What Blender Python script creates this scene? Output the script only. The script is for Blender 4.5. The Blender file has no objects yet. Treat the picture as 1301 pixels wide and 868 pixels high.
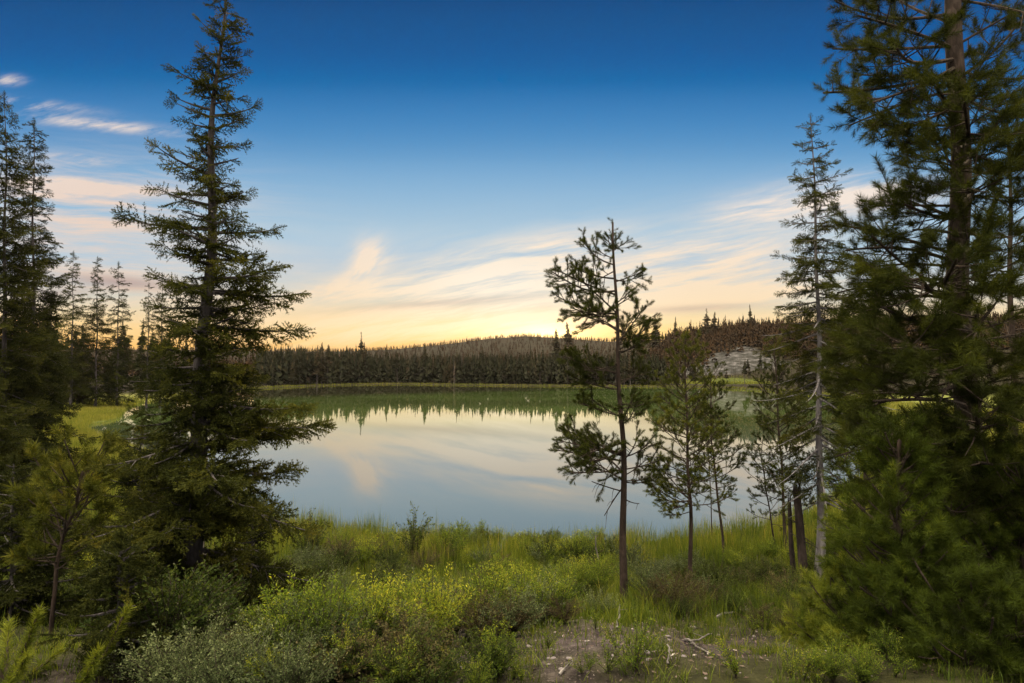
import bpy, math, random
import numpy as np
from mathutils import Vector

rng = np.random.default_rng(7)
random.seed(7)
R = math.radians
scene = bpy.context.scene
C = scene.collection

# ------------------------------------------------------------------ camera
CAM_H = 6.0
HAZE = 0.00005
PITCH = R(2.05)
FPX = 867.4
cam_d = bpy.data.cameras.new("camera"); cam = bpy.data.objects.new("camera", cam_d); C.objects.link(cam)
cam.location = (0, 0, CAM_H); cam.rotation_euler = (R(90) + PITCH, 0, 0)
cam_d.sensor_width = 36.0; cam_d.lens = 24.0; cam_d.clip_start = 0.05; cam_d.clip_end = 9000
scene.camera = cam

# ------------------------------------------------------------------ view, sun, world
scene.view_settings.view_transform = 'Standard'
scene.view_settings.look = 'None'
scene.view_settings.exposure = 0.0
scene.view_settings.gamma = 1.0
scene.view_settings.use_curve_mapping = False
SUN_AZ, SUN_EL = R(3.3), R(2.85)
sun_dir = Vector((math.sin(SUN_AZ) * math.cos(SUN_EL), math.cos(SUN_AZ) * math.cos(SUN_EL), math.sin(SUN_EL)))
sd_ = bpy.data.lights.new("sun", 'SUN'); sd_.energy = 4.6; sd_.angle = R(0.6); sd_.color = (1.0, 0.78, 0.50)
sun = bpy.data.objects.new("sun", sd_); C.objects.link(sun)
sun.rotation_euler = sun_dir.to_track_quat('Z', 'Y').to_euler(); sun.location = (60, 900, 150)
scene.cycles.max_bounces = 6; scene.cycles.diffuse_bounces = 3; scene.cycles.glossy_bounces = 3
scene.cycles.transmission_bounces = 4; scene.cycles.transparent_max_bounces = 6; scene.cycles.volume_bounces = 0
scene.cycles.use_denoising = True; scene.cycles.sample_clamp_indirect = 4.0


class G:
    """a small expression layer over shader nodes"""
    def __init__(s, nt): s.nt = nt
    def node(s, t, **kw):
        n = s.nt.nodes.new(t)
        for k, v in kw.items(): setattr(n, k, v)
        return n
    def put(s, sock, v):
        if isinstance(v, bpy.types.NodeSocket): s.nt.links.new(v, sock)
        elif v is not None:
            if hasattr(sock.default_value, '__len__') and not hasattr(v, '__len__'): v = (v, v, v)
            if sock.type == 'RGBA' and len(v) == 3: v = (*v, 1)
            sock.default_value = v
    def m(s, op, a, b=None, c=None, clamp=False):
        n = s.node('ShaderNodeMath', operation=op); n.use_clamp = clamp
        s.put(n.inputs[0], a)
        if b is not None: s.put(n.inputs[1], b)
        if c is not None: s.put(n.inputs[2], c)
        return n.outputs[0]
    def add(s, a, b): return s.m('ADD', a, b)
    def sub(s, a, b): return s.m('SUBTRACT', a, b)
    def mul(s, a, b): return s.m('MULTIPLY', a, b)
    def div(s, a, b): return s.m('DIVIDE', a, b)
    def smooth(s, x, a, b):
        n = s.node('ShaderNodeMapRange', interpolation_type='SMOOTHSTEP')
        s.put(n.inputs[0], x); n.inputs[1].default_value = a; n.inputs[2].default_value = b
        return n.outputs[0]
    def xyz(s, x=0.0, y=0.0, z=0.0):
        n = s.node('ShaderNodeCombineXYZ'); s.put(n.inputs[0], x); s.put(n.inputs[1], y); s.put(n.inputs[2], z); return n.outputs[0]
    def sep(s, v):
        n = s.node('ShaderNodeSeparateXYZ'); s.put(n.inputs[0], v); return n.outputs
    def vm(s, op, a, b=None):
        n = s.node('ShaderNodeVectorMath', operation=op); s.put(n.inputs[0], a)
        if b is not None: s.put(n.inputs[3 if op == 'SCALE' else 1], b)
        return n.outputs[1 if op in ('DOT_PRODUCT', 'LENGTH') else 0]
    def noise(s, vec, scale=5, detail=4, rough=0.5, dist=0.0, lac=2.0):
        n = s.node('ShaderNodeTexNoise')
        if vec is not None: s.put(n.inputs['Vector'], vec)
        n.inputs['Scale'].default_value = scale; n.inputs['Detail'].default_value = detail
        n.inputs['Roughness'].default_value = rough; n.inputs['Distortion'].default_value = dist; n.inputs['Lacunarity'].default_value = lac
        return n.outputs[0]
    def ramp(s, fac, stops, interp='LINEAR'):
        n = s.node('ShaderNodeValToRGB'); s.put(n.inputs[0], fac); cr = n.color_ramp; cr.interpolation = interp
        while len(cr.elements) < len(stops): cr.elements.new(0.5)
        for e, (p, c) in zip(cr.elements, stops): e.position = p; e.color = (*c, 1)
        return n.outputs[0]
    def mix(s, f, a, b, mode='MIX'):
        n = s.node('ShaderNodeMix', data_type='RGBA', blend_type=mode)
        s.put(n.inputs[0], f); s.put(n.inputs[6], a); s.put(n.inputs[7], b); return n.outputs[2]
    def attr(s, name): return s.node('ShaderNodeAttribute', attribute_name=name).outputs['Fac']
    def objrand(s): return s.node('ShaderNodeObjectInfo').outputs['Random']


def lin(r, g, b):
    f = lambda c: (c / 255 / 12.92) if c <= 10 else ((c / 255 + 0.055) / 1.055) ** 2.4
    return (f(r), f(g), f(b))


world = bpy.data.worlds.new("World"); scene.world = world; world.use_nodes = True
nt = world.node_tree; nt.nodes.clear(); g = G(nt)
STR = 0.1
tc = g.node('ShaderNodeTexCoord').outputs['Generated']
dx, dy, dz = g.sep(tc)
az_ = g.m('MAXIMUM', dy, 0.12)
u = g.div(dx, az_); v = g.div(dz, az_)
sky = g.node('ShaderNodeTexSky', sky_type='NISHITA'); sky.sun_disc = False
sky.sun_elevation = SUN_EL; sky.sun_rotation = SUN_AZ; sky.altitude = 1100; sky.air_density = 1.0; sky.dust_density = 0.6; sky.ozone_density = 2.5
nish = g.vm('SCALE', sky.outputs[0], STR)
# the clear evening sky: pale gold low, deep blue high, by height above the horizon
hgt = g.div(dz, g.m('MAXIMUM', g.add(0.12, g.mul(dy, 0.88)), 0.3))
grad = g.ramp(hgt, [(0.0, lin(255, 174, 66)), (0.035, lin(255, 194, 94)), (0.06, lin(250, 212, 144)), (0.09, lin(222, 213, 190)), (0.14, lin(186, 204, 216)),
                    (0.21, lin(164, 197, 220)), (0.305, lin(104, 160, 206)), (0.41, lin(22, 110, 175)), (0.53, lin(0, 76, 138)), (1.0, lin(8, 60, 120))], 'CARDINAL')
base = g.mix(0.03, grad, nish)
def spot(px, py, rx, ry, rot=0.0):
    """a soft elliptical region of the sky around a direction"""
    cu, cv = (px - 650.5) / FPX, (465 - py) / FPX
    a = g.sub(u, cu); b = g.sub(v, cv); c, s_ = math.cos(R(rot)), math.sin(R(rot))
    p = g.div(g.add(g.mul(a, c), g.mul(b, s_)), rx / FPX); q = g.div(g.sub(g.mul(b, c), g.mul(a, s_)), ry / FPX)
    return g.m('EXPONENT', g.mul(g.add(g.mul(p, p), g.mul(q, q)), -1.0))
def total(l):
    t = l[0]
    for x in l[1:]: t = g.add(t, x)
    return t
# streaky cirrus: noise stretched along gently rising bands
def bands(rot, sx, sy, seed, scale, detail=9, rough=0.62, dist=0.12):
    c, s_ = math.cos(R(rot)), math.sin(R(rot))
    p = g.add(g.mul(u, c), g.mul(v, s_)); q = g.sub(g.mul(v, c), g.mul(u, s_))
    wob = g.mul(g.sub(g.noise(g.xyz(g.mul(u, 3.0), g.mul(v, 6.0), seed + 3.3), 1.0, 3), 0.5), 0.06)
    return g.noise(g.xyz(g.mul(p, sx), g.mul(g.add(q, wob), sy), seed), scale, detail, rough, dist)
n1 = bands(9, 2.6, 26, 1.0, 1.0, 10, 0.66)
n2 = bands(-3, 2.0, 30, 4.0, 1.0, 10, 0.64)
n3 = bands(14, 6.0, 26, 8.0, 1.0, 6, 0.7)
fib = g.smooth(bands(13, 9.0, 95, 21.0, 1.0, 6, 0.7, 0.05), 0.25, 0.7)
front = g.smooth(dy, 0.1, 0.35)
m_center = total([spot(575, 362, 210, 46, 9), g.mul(spot(580, 405, 310, 30, 3), 0.9), spot(690, 330, 90, 26, 12)])
m_right = total([spot(905, 330, 150, 40, 8), g.mul(spot(1085, 247, 120, 24, 4), 1.25), spot(1010, 380, 240, 34, 0), g.mul(spot(960, 268, 60, 14, 8), 0.6)])
m_left = total([g.mul(spot(110, 290, 190, 75, -4), 1.05), g.mul(spot(60, 240, 120, 30, -4), 0.6), g.mul(spot(230, 385, 200, 40, 0), 0.8)])
m_thin = total([g.mul(spot(120, 155, 95, 7, -6), 0.85), g.mul(spot(20, 128, 75, 7, -6), 0.7), g.mul(spot(4, 97, 16, 6, 0), 0.9), g.mul(spot(90, 200, 45, 6, -4), 0.8), g.mul(spot(110, 236, 120, 9, -5), 0.8)])
d_c = g.mul(g.mul(m_center, g.smooth(n1, 0.33, 0.63)), g.add(0.55, g.mul(fib, 0.6)))
d_r = g.mul(g.mul(m_right, g.smooth(n1, 0.31, 0.62)), g.add(0.55, g.mul(fib, 0.6)))
n2b = bands(-5, 4.5, 70, 5.0, 1.0, 8, 0.7, 0.1)
d_l = g.mul(m_left, g.smooth(g.add(g.mul(n2, 0.55), g.mul(n2b, 0.45)), 0.36, 0.66))
d_t = g.mul(m_thin, g.smooth(n3, 0.38, 0.62))
# the feathered wisp
curl = g.mul(total([g.mul(spot(468, 324, 24, 21, 60), 1.15), g.mul(spot(450, 346, 40, 9, 30), 0.45), g.mul(spot(405, 372, 75, 9, 10), 0.45)]), g.smooth(bands(38, 8, 34, 12.0, 1.3, 6, 0.66), 0.30, 0.62))
cov = g.m('MINIMUM', total([d_c, d_r, d_l, d_t, g.mul(curl, 0.9)]), 0.90)
ccol = g.mix(g.smooth(v, 0.02, 0.26), lin(255, 224, 176), lin(250, 232, 216))
ccol = g.mix(g.mul(spot(120, 290, 260, 110, 0), 0.75), ccol, lin(234, 204, 184))
ccol = g.mix(g.mul(spot(640, 365, 150, 50, 0), 0.8), ccol, (1.08, 0.97, 0.80))
col = g.mix(g.mul(cov, front), base, ccol)
# darker violet-grey bars of cloud near the horizon
bar = total([g.mul(spot(748, 411, 42, 3.6, 12), 0.85), g.mul(spot(150, 358, 75, 9, -5), 0.6), g.mul(spot(60, 372, 60, 7, 2), 0.4), g.mul(spot(880, 392, 80, 5, 3), 0.35), g.mul(spot(560, 385, 120, 5, 4), 0.25)])
col = g.mix(g.mul(bar, front), col, lin(158, 126, 128))
# glow round the sun just behind the ridge
core = g.add(g.mul(spot(692, 421, 66, 14, 3), 0.9), g.mul(spot(702, 424, 34, 8, 0), 0.9))
halo = total([g.mul(spot(670, 424, 200, 28, 0), 0.30), core])
col = g.mix(1.0, col, g.vm('SCALE', (1.0, 0.74, 0.32), g.mul(halo, front)), 'ADD')
# bright overhead fill added to the sky out of view, lighting the foreground
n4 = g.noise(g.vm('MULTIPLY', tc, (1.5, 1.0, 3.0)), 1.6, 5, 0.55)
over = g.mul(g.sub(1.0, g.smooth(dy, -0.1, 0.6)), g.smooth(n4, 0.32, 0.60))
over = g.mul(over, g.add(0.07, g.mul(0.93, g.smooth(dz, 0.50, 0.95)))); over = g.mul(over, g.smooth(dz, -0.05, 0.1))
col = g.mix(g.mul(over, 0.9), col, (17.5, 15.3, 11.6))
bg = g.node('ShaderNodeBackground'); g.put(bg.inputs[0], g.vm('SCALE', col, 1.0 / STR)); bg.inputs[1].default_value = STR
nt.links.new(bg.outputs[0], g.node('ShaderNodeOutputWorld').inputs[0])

# ------------------------------------------------------------------ helpers
SP, CP = math.sin(PITCH), math.cos(PITCH)
def pix(px, py, d):
    """the point seen at photo pixel (px,py) at world distance y = d"""
    a = (np.asarray(px, float) - 650.5) / FPX; b = (434.0 - np.asarray(py, float)) / FPX
    yy = CP - b * SP; zz = SP + b * CP
    k = d / yy
    return np.stack([a * k, np.broadcast_to(d, np.shape(a)) * np.ones_like(a), CAM_H + zz * k], -1)
def unit(a): return a / np.maximum(np.linalg.norm(a, axis=-1, keepdims=True), 1e-9)


class MB:
    """collects triangles and quads, then links them as ONE mesh object"""
    def __init__(s): s.V = []; s.T = []; s.Q = []; s.A = []; s.n = 0; s.TM = []; s.QM = []
    def add(s, V, T=None, Q=None, tint=0.5, mat=0):
        V = np.asarray(V, np.float32).reshape(-1, 3)
        s.V.append(V); s.A.append(np.broadcast_to(np.asarray(tint, np.float32), (len(V),)))
        if T is not None and len(T): s.T.append(np.asarray(T) + s.n); s.TM.append(np.full(len(T), mat))
        if Q is not None and len(Q): s.Q.append(np.asarray(Q) + s.n); s.QM.append(np.full(len(Q), mat))
        s.n += len(V)
    def tube(s, P, r, n=6, tint=0.5, mat=0, cap=True):
        P = np.asarray(P, float); k = len(P); r = np.broadcast_to(np.asarray(r, float), (k,))
        t = unit(np.gradient(P, axis=0)); ref = np.array([0.31, 0.2, 1.0]) if abs(t[:, 2]).mean() < 0.8 else np.array([1.0, 0.13, 0.0])
        a = unit(np.cross(t, ref)); b = np.cross(t, a)
        an = np.linspace(0, 2 * np.pi, n, endpoint=False)
        V = P[:, None] + r[:, None, None] * (np.cos(an)[None, :, None] * a[:, None] + np.sin(an)[None, :, None] * b[:, None])
        i = np.arange(k - 1)[:, None] * n; j = np.arange(n)[None]; j2 = (j + 1) % n
        Q = np.stack([i + j, i + j2, i + n + j2, i + n + j], -1).reshape(-1, 4)
        V = V.reshape(-1, 3); T = None
        if cap:
            V = np.vstack([V, P[-1:] + t[-1:] * r[-1]]); top = (k - 1) * n
            T = np.array([[top + q, top + (q + 1) % n, k * n] for q in range(n)])
        s.add(V, T, Q, tint, mat)
    def stamp(s, tpl, M, O, tint, mat=0):
        """copies of a small triangle template under matrices M (k,3,3) and offsets O"""
        V, T, ta = tpl
        if len(O) == 0: return
        X = np.einsum('kij,nj->kni', M, V) + O[:, None]
        k, n = len(O), len(V)
        F = (T[None] + (np.arange(k) * n)[:, None, None]).reshape(-1, 3)
        s.add(X.reshape(-1, 3), F, None, (np.asarray(tint)[:, None] + ta[None]).reshape(-1), mat)
    def mesh(s, name, mats, smooth=False):
        me = bpy.data.meshes.new(name)
        V = np.concatenate(s.V); A = np.concatenate(s.A)
        T = np.concatenate(s.T) if s.T else np.zeros((0, 3), int); Q = np.concatenate(s.Q) if s.Q else np.zeros((0, 4), int)
        me.vertices.add(len(V)); me.vertices.foreach_set('co', V.ravel())
        L = np.concatenate([T.ravel(), Q.ravel()]).astype(np.int32); me.loops.add(len(L)); me.loops.foreach_set('vertex_index', L)
        st = np.concatenate([np.arange(len(T)) * 3, len(T) * 3 + np.arange(len(Q)) * 4]).astype(np.int32)
        me.polygons.add(len(st)); me.polygons.foreach_set('loop_start', st)
        mi = np.concatenate((s.TM or [np.zeros(0)]) + (s.QM or [])).astype(np.int32)
        if mi.any(): me.polygons.foreach_set('material_index', mi)
        me.polygons.foreach_set('use_smooth', np.full(len(st), smooth))
        at = me.attributes.new('tint', 'FLOAT', 'POINT'); at.data.foreach_set('value', np.ascontiguousarray(A, np.float32))
        for m in (mats if isinstance(mats, (list, tuple)) else [mats]): me.materials.append(m)
        me.update(calc_edges=True)
        return me
    def build(s, name, mats, parent=None, smooth=False):
        o = bpy.data.objects.new(name, s.mesh(name, mats, smooth)); C.objects.link(o)
        if parent is not None: o.parent = parent; o.location = -Vector(parent.location)
        return o

def tag(o, label=None, cat=None, group=None, kind=None):
    if label: o['label'] = label
    if cat: o['category'] = cat
    if group: o['group'] = group
    if kind: o['kind'] = kind
    return o
def thing(name, loc, label, cat, group=None):
    o = bpy.data.objects.new(name, None); C.objects.link(o); o.location = [float(c) for c in loc]; o.empty_display_size = 0.3
    return tag(o, label, cat, group)
def copy_thing(o, loc, rz, sc, label=None):
    c = o.copy(); C.objects.link(c); c.location = [float(k) for k in loc]; c.rotation_euler = (0, 0, rz); c.scale = sc if hasattr(sc, '__len__') else (sc, sc, sc)
    if label: c['label'] = label
    for ch in o.children:
        d = ch.copy(); C.objects.link(d); d.parent = c
    return c

# ------------------------------------------------------------------ materials
def new_mat(name):
    m = bpy.data.materials.new(name); m.use_nodes = True; m.node_tree.nodes.clear(); return m, G(m.node_tree)
def out(gm, sh, disp=None):
    o = gm.node('ShaderNodeOutputMaterial'); gm.nt.links.new(sh, o.inputs[0])
def principled(gm, col, rough=0.7, spec=0.3, normal=None):
    p = gm.node('ShaderNodeBsdfPrincipled'); gm.put(p.inputs['Base Color'], col); gm.put(p.inputs['Roughness'], rough)
    p.inputs['Specular IOR Level'].default_value = spec
    if normal is not None: gm.nt.links.new(normal, p.inputs['Normal'])
    return p
def bump(gm, h, dist=0.02, strength=0.6):
    b = gm.node('ShaderNodeBump'); b.inputs['Strength'].default_value = strength; b.inputs['Distance'].default_value = dist
    gm.nt.links.new(h, b.inputs['Height']); return b.outputs[0]
def leaf_mat(name, stops, trans=0.35, rough=0.7, objvar=0.25, spec=0.07, tcol=(1.5, 1.35, 0.55), scale=1.3):
    m, gm = new_mat(name)
    pos = gm.node('ShaderNodeNewGeometry').outputs['Position']
    t = gm.add(gm.attr('tint'), gm.mul(gm.sub(gm.noise(pos, scale, 2), 0.5), 0.7))
    t = gm.add(t, gm.mul(gm.sub(gm.objrand(), 0.5), objvar))
    col = gm.ramp(t, stops)
    p = principled(gm, col, rough, spec)
    tr = gm.node('ShaderNodeBsdfTranslucent'); gm.put(tr.inputs[0], gm.mix(1.0, col, tcol, 'MULTIPLY'))
    mx = gm.node('ShaderNodeMixShader'); mx.inputs[0].default_value = trans
    gm.nt.links.new(p.outputs[0], mx.inputs[1]); gm.nt.links.new(tr.outputs[0], mx.inputs[2]); out(gm, mx.outputs[0]); return m
def bark_mat(name, a, b, c, sc=14):
    m, gm = new_mat(name)
    pos = gm.node('ShaderNodeTexCoord').outputs['Object']
    q = gm.vm('MULTIPLY', pos, (1.0, 1.0, 0.28))
    n = gm.noise(q, sc, 6, 0.65, 0.6); n2 = gm.noise(pos, 2.2, 3)
    vo = gm.node('ShaderNodeTexVoronoi', feature='DISTANCE_TO_EDGE'); gm.put(vo.inputs['Vector'], q); vo.inputs['Scale'].default_value = sc * 1.6
    col = gm.ramp(n, [(0.3, a), (0.52, b), (0.75, c)])
    col = gm.mix(gm.mul(gm.smooth(n2, 0.45, 0.7), 0.5), col, c)
    h = gm.add(n, gm.mul(gm.m('MINIMUM', vo.outputs[0], 0.25), 2.0))
    out(gm, principled(gm, col, 0.85, 0.15, bump(gm, h, 0.012, 0.9)).outputs[0]); return m

M_SPRUCE = leaf_mat('spruce_needles', [(0.0, (0.008, 0.011, 0.003)), (0.45, (0.026, 0.032, 0.007)), (0.8, (0.062, 0.066, 0.011)), (1.0, (0.12, 0.108, 0.018))], 0.3)
M_PINE = leaf_mat('pine_needles', [(0.0, (0.010, 0.013, 0.003)), (0.45, (0.032, 0.041, 0.007)), (0.8, (0.076, 0.086, 0.012)), (1.0, (0.15, 0.135, 0.02))], 0.3)
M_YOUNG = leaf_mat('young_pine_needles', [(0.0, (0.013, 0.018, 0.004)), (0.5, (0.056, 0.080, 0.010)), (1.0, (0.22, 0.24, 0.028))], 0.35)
M_FAR = leaf_mat('far_conifer_needles', [(0.0, (0.013, 0.015, 0.007)), (0.5, (0.022, 0.024, 0.010)), (0.8, (0.040, 0.033, 0.015)), (1.0, (0.065, 0.044, 0.025))], 0.12, 0.8, 0.7, 0.1)
M_HILL = leaf_mat('hillside_conifer_needles', [(0.0, (0.010, 0.007, 0.002)), (0.5, (0.025, 0.014, 0.005)), (1.0, (0.048, 0.024, 0.008))], 0.02, 0.8, 0.0, 0.1)
M_WILLOW = leaf_mat('willow_leaves', [(0.0, (0.022, 0.038, 0.007)), (0.5, (0.094, 0.145, 0.018)), (1.0, (0.34, 0.34, 0.04))], 0.45)
M_GREY = leaf_mat('grey_shrub_leaves', [(0.0, (0.018, 0.025, 0.011)), (0.5, (0.070, 0.092, 0.036)), (1.0, (0.24, 0.265, 0.12))], 0.3, tcol=(1.2, 1.2, 0.8))
M_DARK = leaf_mat('dark_shrub_leaves', [(0.0, (0.009, 0.016, 0.005)), (0.5, (0.030, 0.046, 0.010)), (1.0, (0.10, 0.12, 0.025))], 0.35)
M_RED = leaf_mat('reddish_shrub_leaves', [(0.0, (0.024, 0.017, 0.010)), (0.5, (0.062, 0.052, 0.024)), (1.0, (0.14, 0.13, 0.05))], 0.3)
M_GRASS = leaf_mat('sedge_blades', [(0.0, (0.024, 0.032, 0.008)), (0.35, (0.060, 0.092, 0.013)), (0.65, (0.135, 0.158, 0.022)), (1.0, (0.26, 0.20, 0.05))], 0.45, 0.5, 0.0, scale=0.5)
M_MEADOW = leaf_mat('meadow_blades', [(0.0, (0.055, 0.075, 0.014)), (0.5, (0.15, 0.165, 0.028)), (1.0, (0.28, 0.25, 0.06))], 0.45, 0.5, 0.0, scale=0.12)
B_PINE = bark_mat('pine_bark', (0.013, 0.009, 0.007), (0.034, 0.024, 0.019), (0.066, 0.046, 0.036))
B_SPRUCE = bark_mat('spruce_bark', (0.018, 0.015, 0.015), (0.052, 0.046, 0.046), (0.11, 0.098, 0.098))
B_GREY = bark_mat('grey_bark', (0.05, 0.045, 0.047), (0.13, 0.12, 0.125), (0.23, 0.215, 0.225))
B_TWIG = bark_mat('twig_bark', (0.018, 0.013, 0.010), (0.040, 0.029, 0.022), (0.07, 0.052, 0.040), 30)
B_DEAD = bark_mat('weathered_wood', (0.05, 0.043, 0.04), (0.13, 0.115, 0.105), (0.24, 0.22, 0.20))
B_CHAR = bark_mat('dark_stump_wood', (0.010, 0.008, 0.007), (0.028, 0.021, 0.019), (0.06, 0.044, 0.038))

# ------------------------------------------------------------------ lake outline and terrain
def on_water(px, py):
    d = CAM_H * FPX / (py - 465.0); return [(px - 650.5) / FPX * d, d]
shore = [on_water(*p) for p in [(335, 655), (400, 668), (520, 682), (600, 694), (690, 699), (770, 692), (830, 686), (900, 678), (965, 668), (1015, 655), (1062, 634), (1098, 602),
                                (1122, 570), (1140, 545), (1130, 528), (1115, 514)]]
shore += [[62, 138], [60, 172], [48, 192], [20, 200], [0, 205], [-20, 214], [-40, 222], [-58, 205], [-66, 178], [-66, 150], [-62, 118], [-55, 98]]
shore += [on_water(*p) for p in [(150, 531), (118, 538), (112, 548), (150, 562), (185, 578), (225, 606), (280, 634)]]
shore = np.array(shore)
def catmull(P, k=6):
    n = len(P); o = []
    for i in range(n):
        a, b, c, d = P[i - 1], P[i], P[(i + 1) % n], P[(i + 2) % n]
        for t in np.linspace(0, 1, k, endpoint=False):
            o.append(0.5 * (2 * b + (c - a) * t + (2 * a - 5 * b + 4 * c - d) * t * t + (3 * b - a - 3 * c + d) * t ** 3))
    return np.array(o)
SHORE = catmull(shore)
def shore_dist(x, y):
    """distance to the shoreline, negative on the water"""
    x = np.asarray(x, float); y = np.asarray(y, float); best = np.full(x.shape, 1e9); ins = np.zeros(x.shape, bool)
    for (ax, ay), (bx, by) in zip(SHORE, np.roll(SHORE, -1, 0)):
        ex, ey = bx - ax, by - ay; L = ex * ex + ey * ey + 1e-12
        t = np.clip(((x - ax) * ex + (y - ay) * ey) / L, 0, 1)
        best = np.minimum(best, (x - ax - t * ex) ** 2 + (y - ay - t * ey) ** 2)
        ins ^= ((ay > y) != (by > y)) & (x < (bx - ax) * (y - ay) / (by - ay + 1e-12) + ax)
    return np.where(ins, -1, 1) * np.sqrt(best)
def sstep(a, b, x):
    t = np.clip((x - a) / (b - a), 0, 1); return t * t * (3 - 2 * t)
_ph = np.random.default_rng(3).uniform(0, 6.28, (24, 2)); _dr = np.random.default_rng(4).uniform(0, 6.28, 24)
def wobble(x, y, wl, oct=4):
    z = np.zeros_like(np.asarray(x, float)); amp = 1.0
    for o in range(oct):
        for k in range(3):
            a = _dr[o * 3 + k]; f = 6.283 / (wl / 1.9 ** o)
            z = z + amp / 3 * np.sin(f * (np.cos(a) * x + np.sin(a) * y) + _ph[o * 3 + k, 0])
        amp *= 0.5
    return z
BANK_Y = np.array([-200, -6, 0, 2.5, 3.7, 6, 8.5, 11, 14, 18, 22, 26, 32, 40])
BANK_Z = np.array([6.5, 4.6, 4.35, 4.30, 4.25, 3.55, 2.85, 2.16, 1.55, 0.98, 0.50, 0.22, 0.06, 0.0])
RIDGE_P = np.array([-400, 0, 200, 380, 440, 500, 560, 620, 670, 720, 775, 830, 900, 950, 1010, 1100, 1300, 1700])
RIDGE_Y = np.array([440, 440, 440, 442, 442, 439.5, 434, 427.0, 423.5, 426.5, 430, 422, 411, 405, 405, 402, 398, 400])
def hill_z(x, y):
    yy = np.maximum(y, 40.0); px = 650.5 + FPX * x / yy
    el = (465 - np.interp(px, RIDGE_P, RIDGE_Y)) / FPX
    Rr = np.interp(px, [0, 640, 780, 850, 930, 1400], [950, 950, 900, 345, 292, 285])
    r0 = np.interp(px, [0, 640, 780, 850, 1400], [300, 300, 290, 228, 205])
    top = np.maximum(CAM_H + el * Rr - np.interp(px, [0, 780, 850, 1400], [7, 7, 9, 9]), 0)
    h = top * sstep(0, 1, (y - r0) / (Rr - r0)) ** 0.85
    return h + np.where(y > Rr, -0.02 * (y - Rr), 0) * (h > 0)
def ground_z(x, y):
    x = np.asarray(x, float); y = np.asarray(y, float); s = shore_dist(x, y)
    low = np.where(s < 0, np.maximum(s * 0.16, -1.2), 0.05 + 0.30 * (1 - np.exp(-np.maximum(s, 0) / 5)) + 0.004 * np.clip(s, 0, 200))
    bank = np.interp(y + 0.004 * x * x * (x < 0) * (y > 8), BANK_Y, BANK_Z) * sstep(0, 6, s) + 0.012 * np.clip(x - 6, 0, 14) * np.clip(24 - y, 0, 12) * sstep(0, 4, s) * (y > 10)
    near = (y < 60)
    z = np.maximum(low, np.where(near, low * 0.4 + bank, low))
    rough = 0.05 * wobble(x, y, 1.6) + 0.10 * wobble(x + 50, y, 6.0, 2)
    z = z + rough * np.where(s > 0.6, 1, 0) * np.where(y < 30, 1.0, 0.6)
    return z + hill_z(x, y)
def gz(x, y): return float(ground_z(np.array([x]), np.array([y]))[0])

def axis(lo, hi, fine, n):
    t = np.linspace(-1, 1, n); k = 6.2
    a = np.sinh(k * t) / np.sinh(k); return np.where(a < 0, -a * lo, a * hi)
gx = axis(-1700, 1700, 0, 420); gy = np.concatenate([np.linspace(-60, 0, 16, endpoint=False), np.linspace(0, 32, 190, endpoint=False), 32 + (np.linspace(0, 1, 230) ** 2.6) * 1500])
X, Y = np.meshgrid(gx, gy)
Zg = ground_z(X, Y)
mb = MB(); nx, ny = len(gx), len(gy)
i = (np.arange(ny - 1)[:, None] * nx + np.arange(nx - 1)[None]).ravel()
mb.add(np.stack([X, Y, Zg], -1).reshape(-1, 3), None, np.stack([i, i + 1, i + nx + 1, i + nx], -1))
m, gm = new_mat('ground_soil')
pos = gm.node('ShaderNodeNewGeometry').outputs['Position']; sx, sy, sz = gm.sep(pos)
nA = gm.noise(pos, 0.9, 6, 0.6); nB = gm.noise(pos, 7.0, 5, 0.65); nC = gm.noise(pos, 0.02, 5, 0.6); nD = gm.noise(pos, 45, 3, 0.6)
soil = gm.ramp(nB, [(0.28, (0.010, 0.007, 0.007)), (0.5, (0.026, 0.019, 0.019)), (0.72, (0.070, 0.054, 0.056))])
soil = gm.mix(gm.smooth(nD, 0.60, 0.72), soil, (0.17, 0.14, 0.13))
moss = gm.ramp(nB, [(0.3, (0.014, 0.014, 0.006)), (0.6, (0.036, 0.036, 0.012)), (0.8, (0.075, 0.066, 0.025))])
# the worn footpath crosses the front of the bank
pathd = gm.add(gm.m('ABSOLUTE', gm.sub(sy, gm.add(4.9, gm.mul(gm.sub(sx, 1.5), 0.42)))), gm.mul(gm.m('ABSOLUTE', gm.sub(sx, 1.9)), 0.22))
pth = gm.sub(1.0, gm.smooth(gm.add(pathd, gm.mul(gm.sub(nA, 0.5), 2.2)), 0.55, 1.5))
near_c = gm.mix(pth, gm.mix(gm.smooth(nA, 0.5, 0.66), moss, soil), soil)
mead = gm.ramp(nC, [(0.3, (0.075, 0.095, 0.02)), (0.55, (0.15, 0.16, 0.035)), (0.75, (0.20, 0.17, 0.06))])
forest = gm.ramp(gm.noise(pos, 0.05, 6, 0.65), [(0.3, (0.014, 0.014, 0.006)), (0.6, (0.028, 0.022, 0.012)), (0.8, (0.045, 0.033, 0.018))])
c = gm.mix(gm.smooth(sy, 24, 34), near_c, mead); c = gm.mix(gm.smooth(sy, 120, 150), c, forest)
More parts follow.
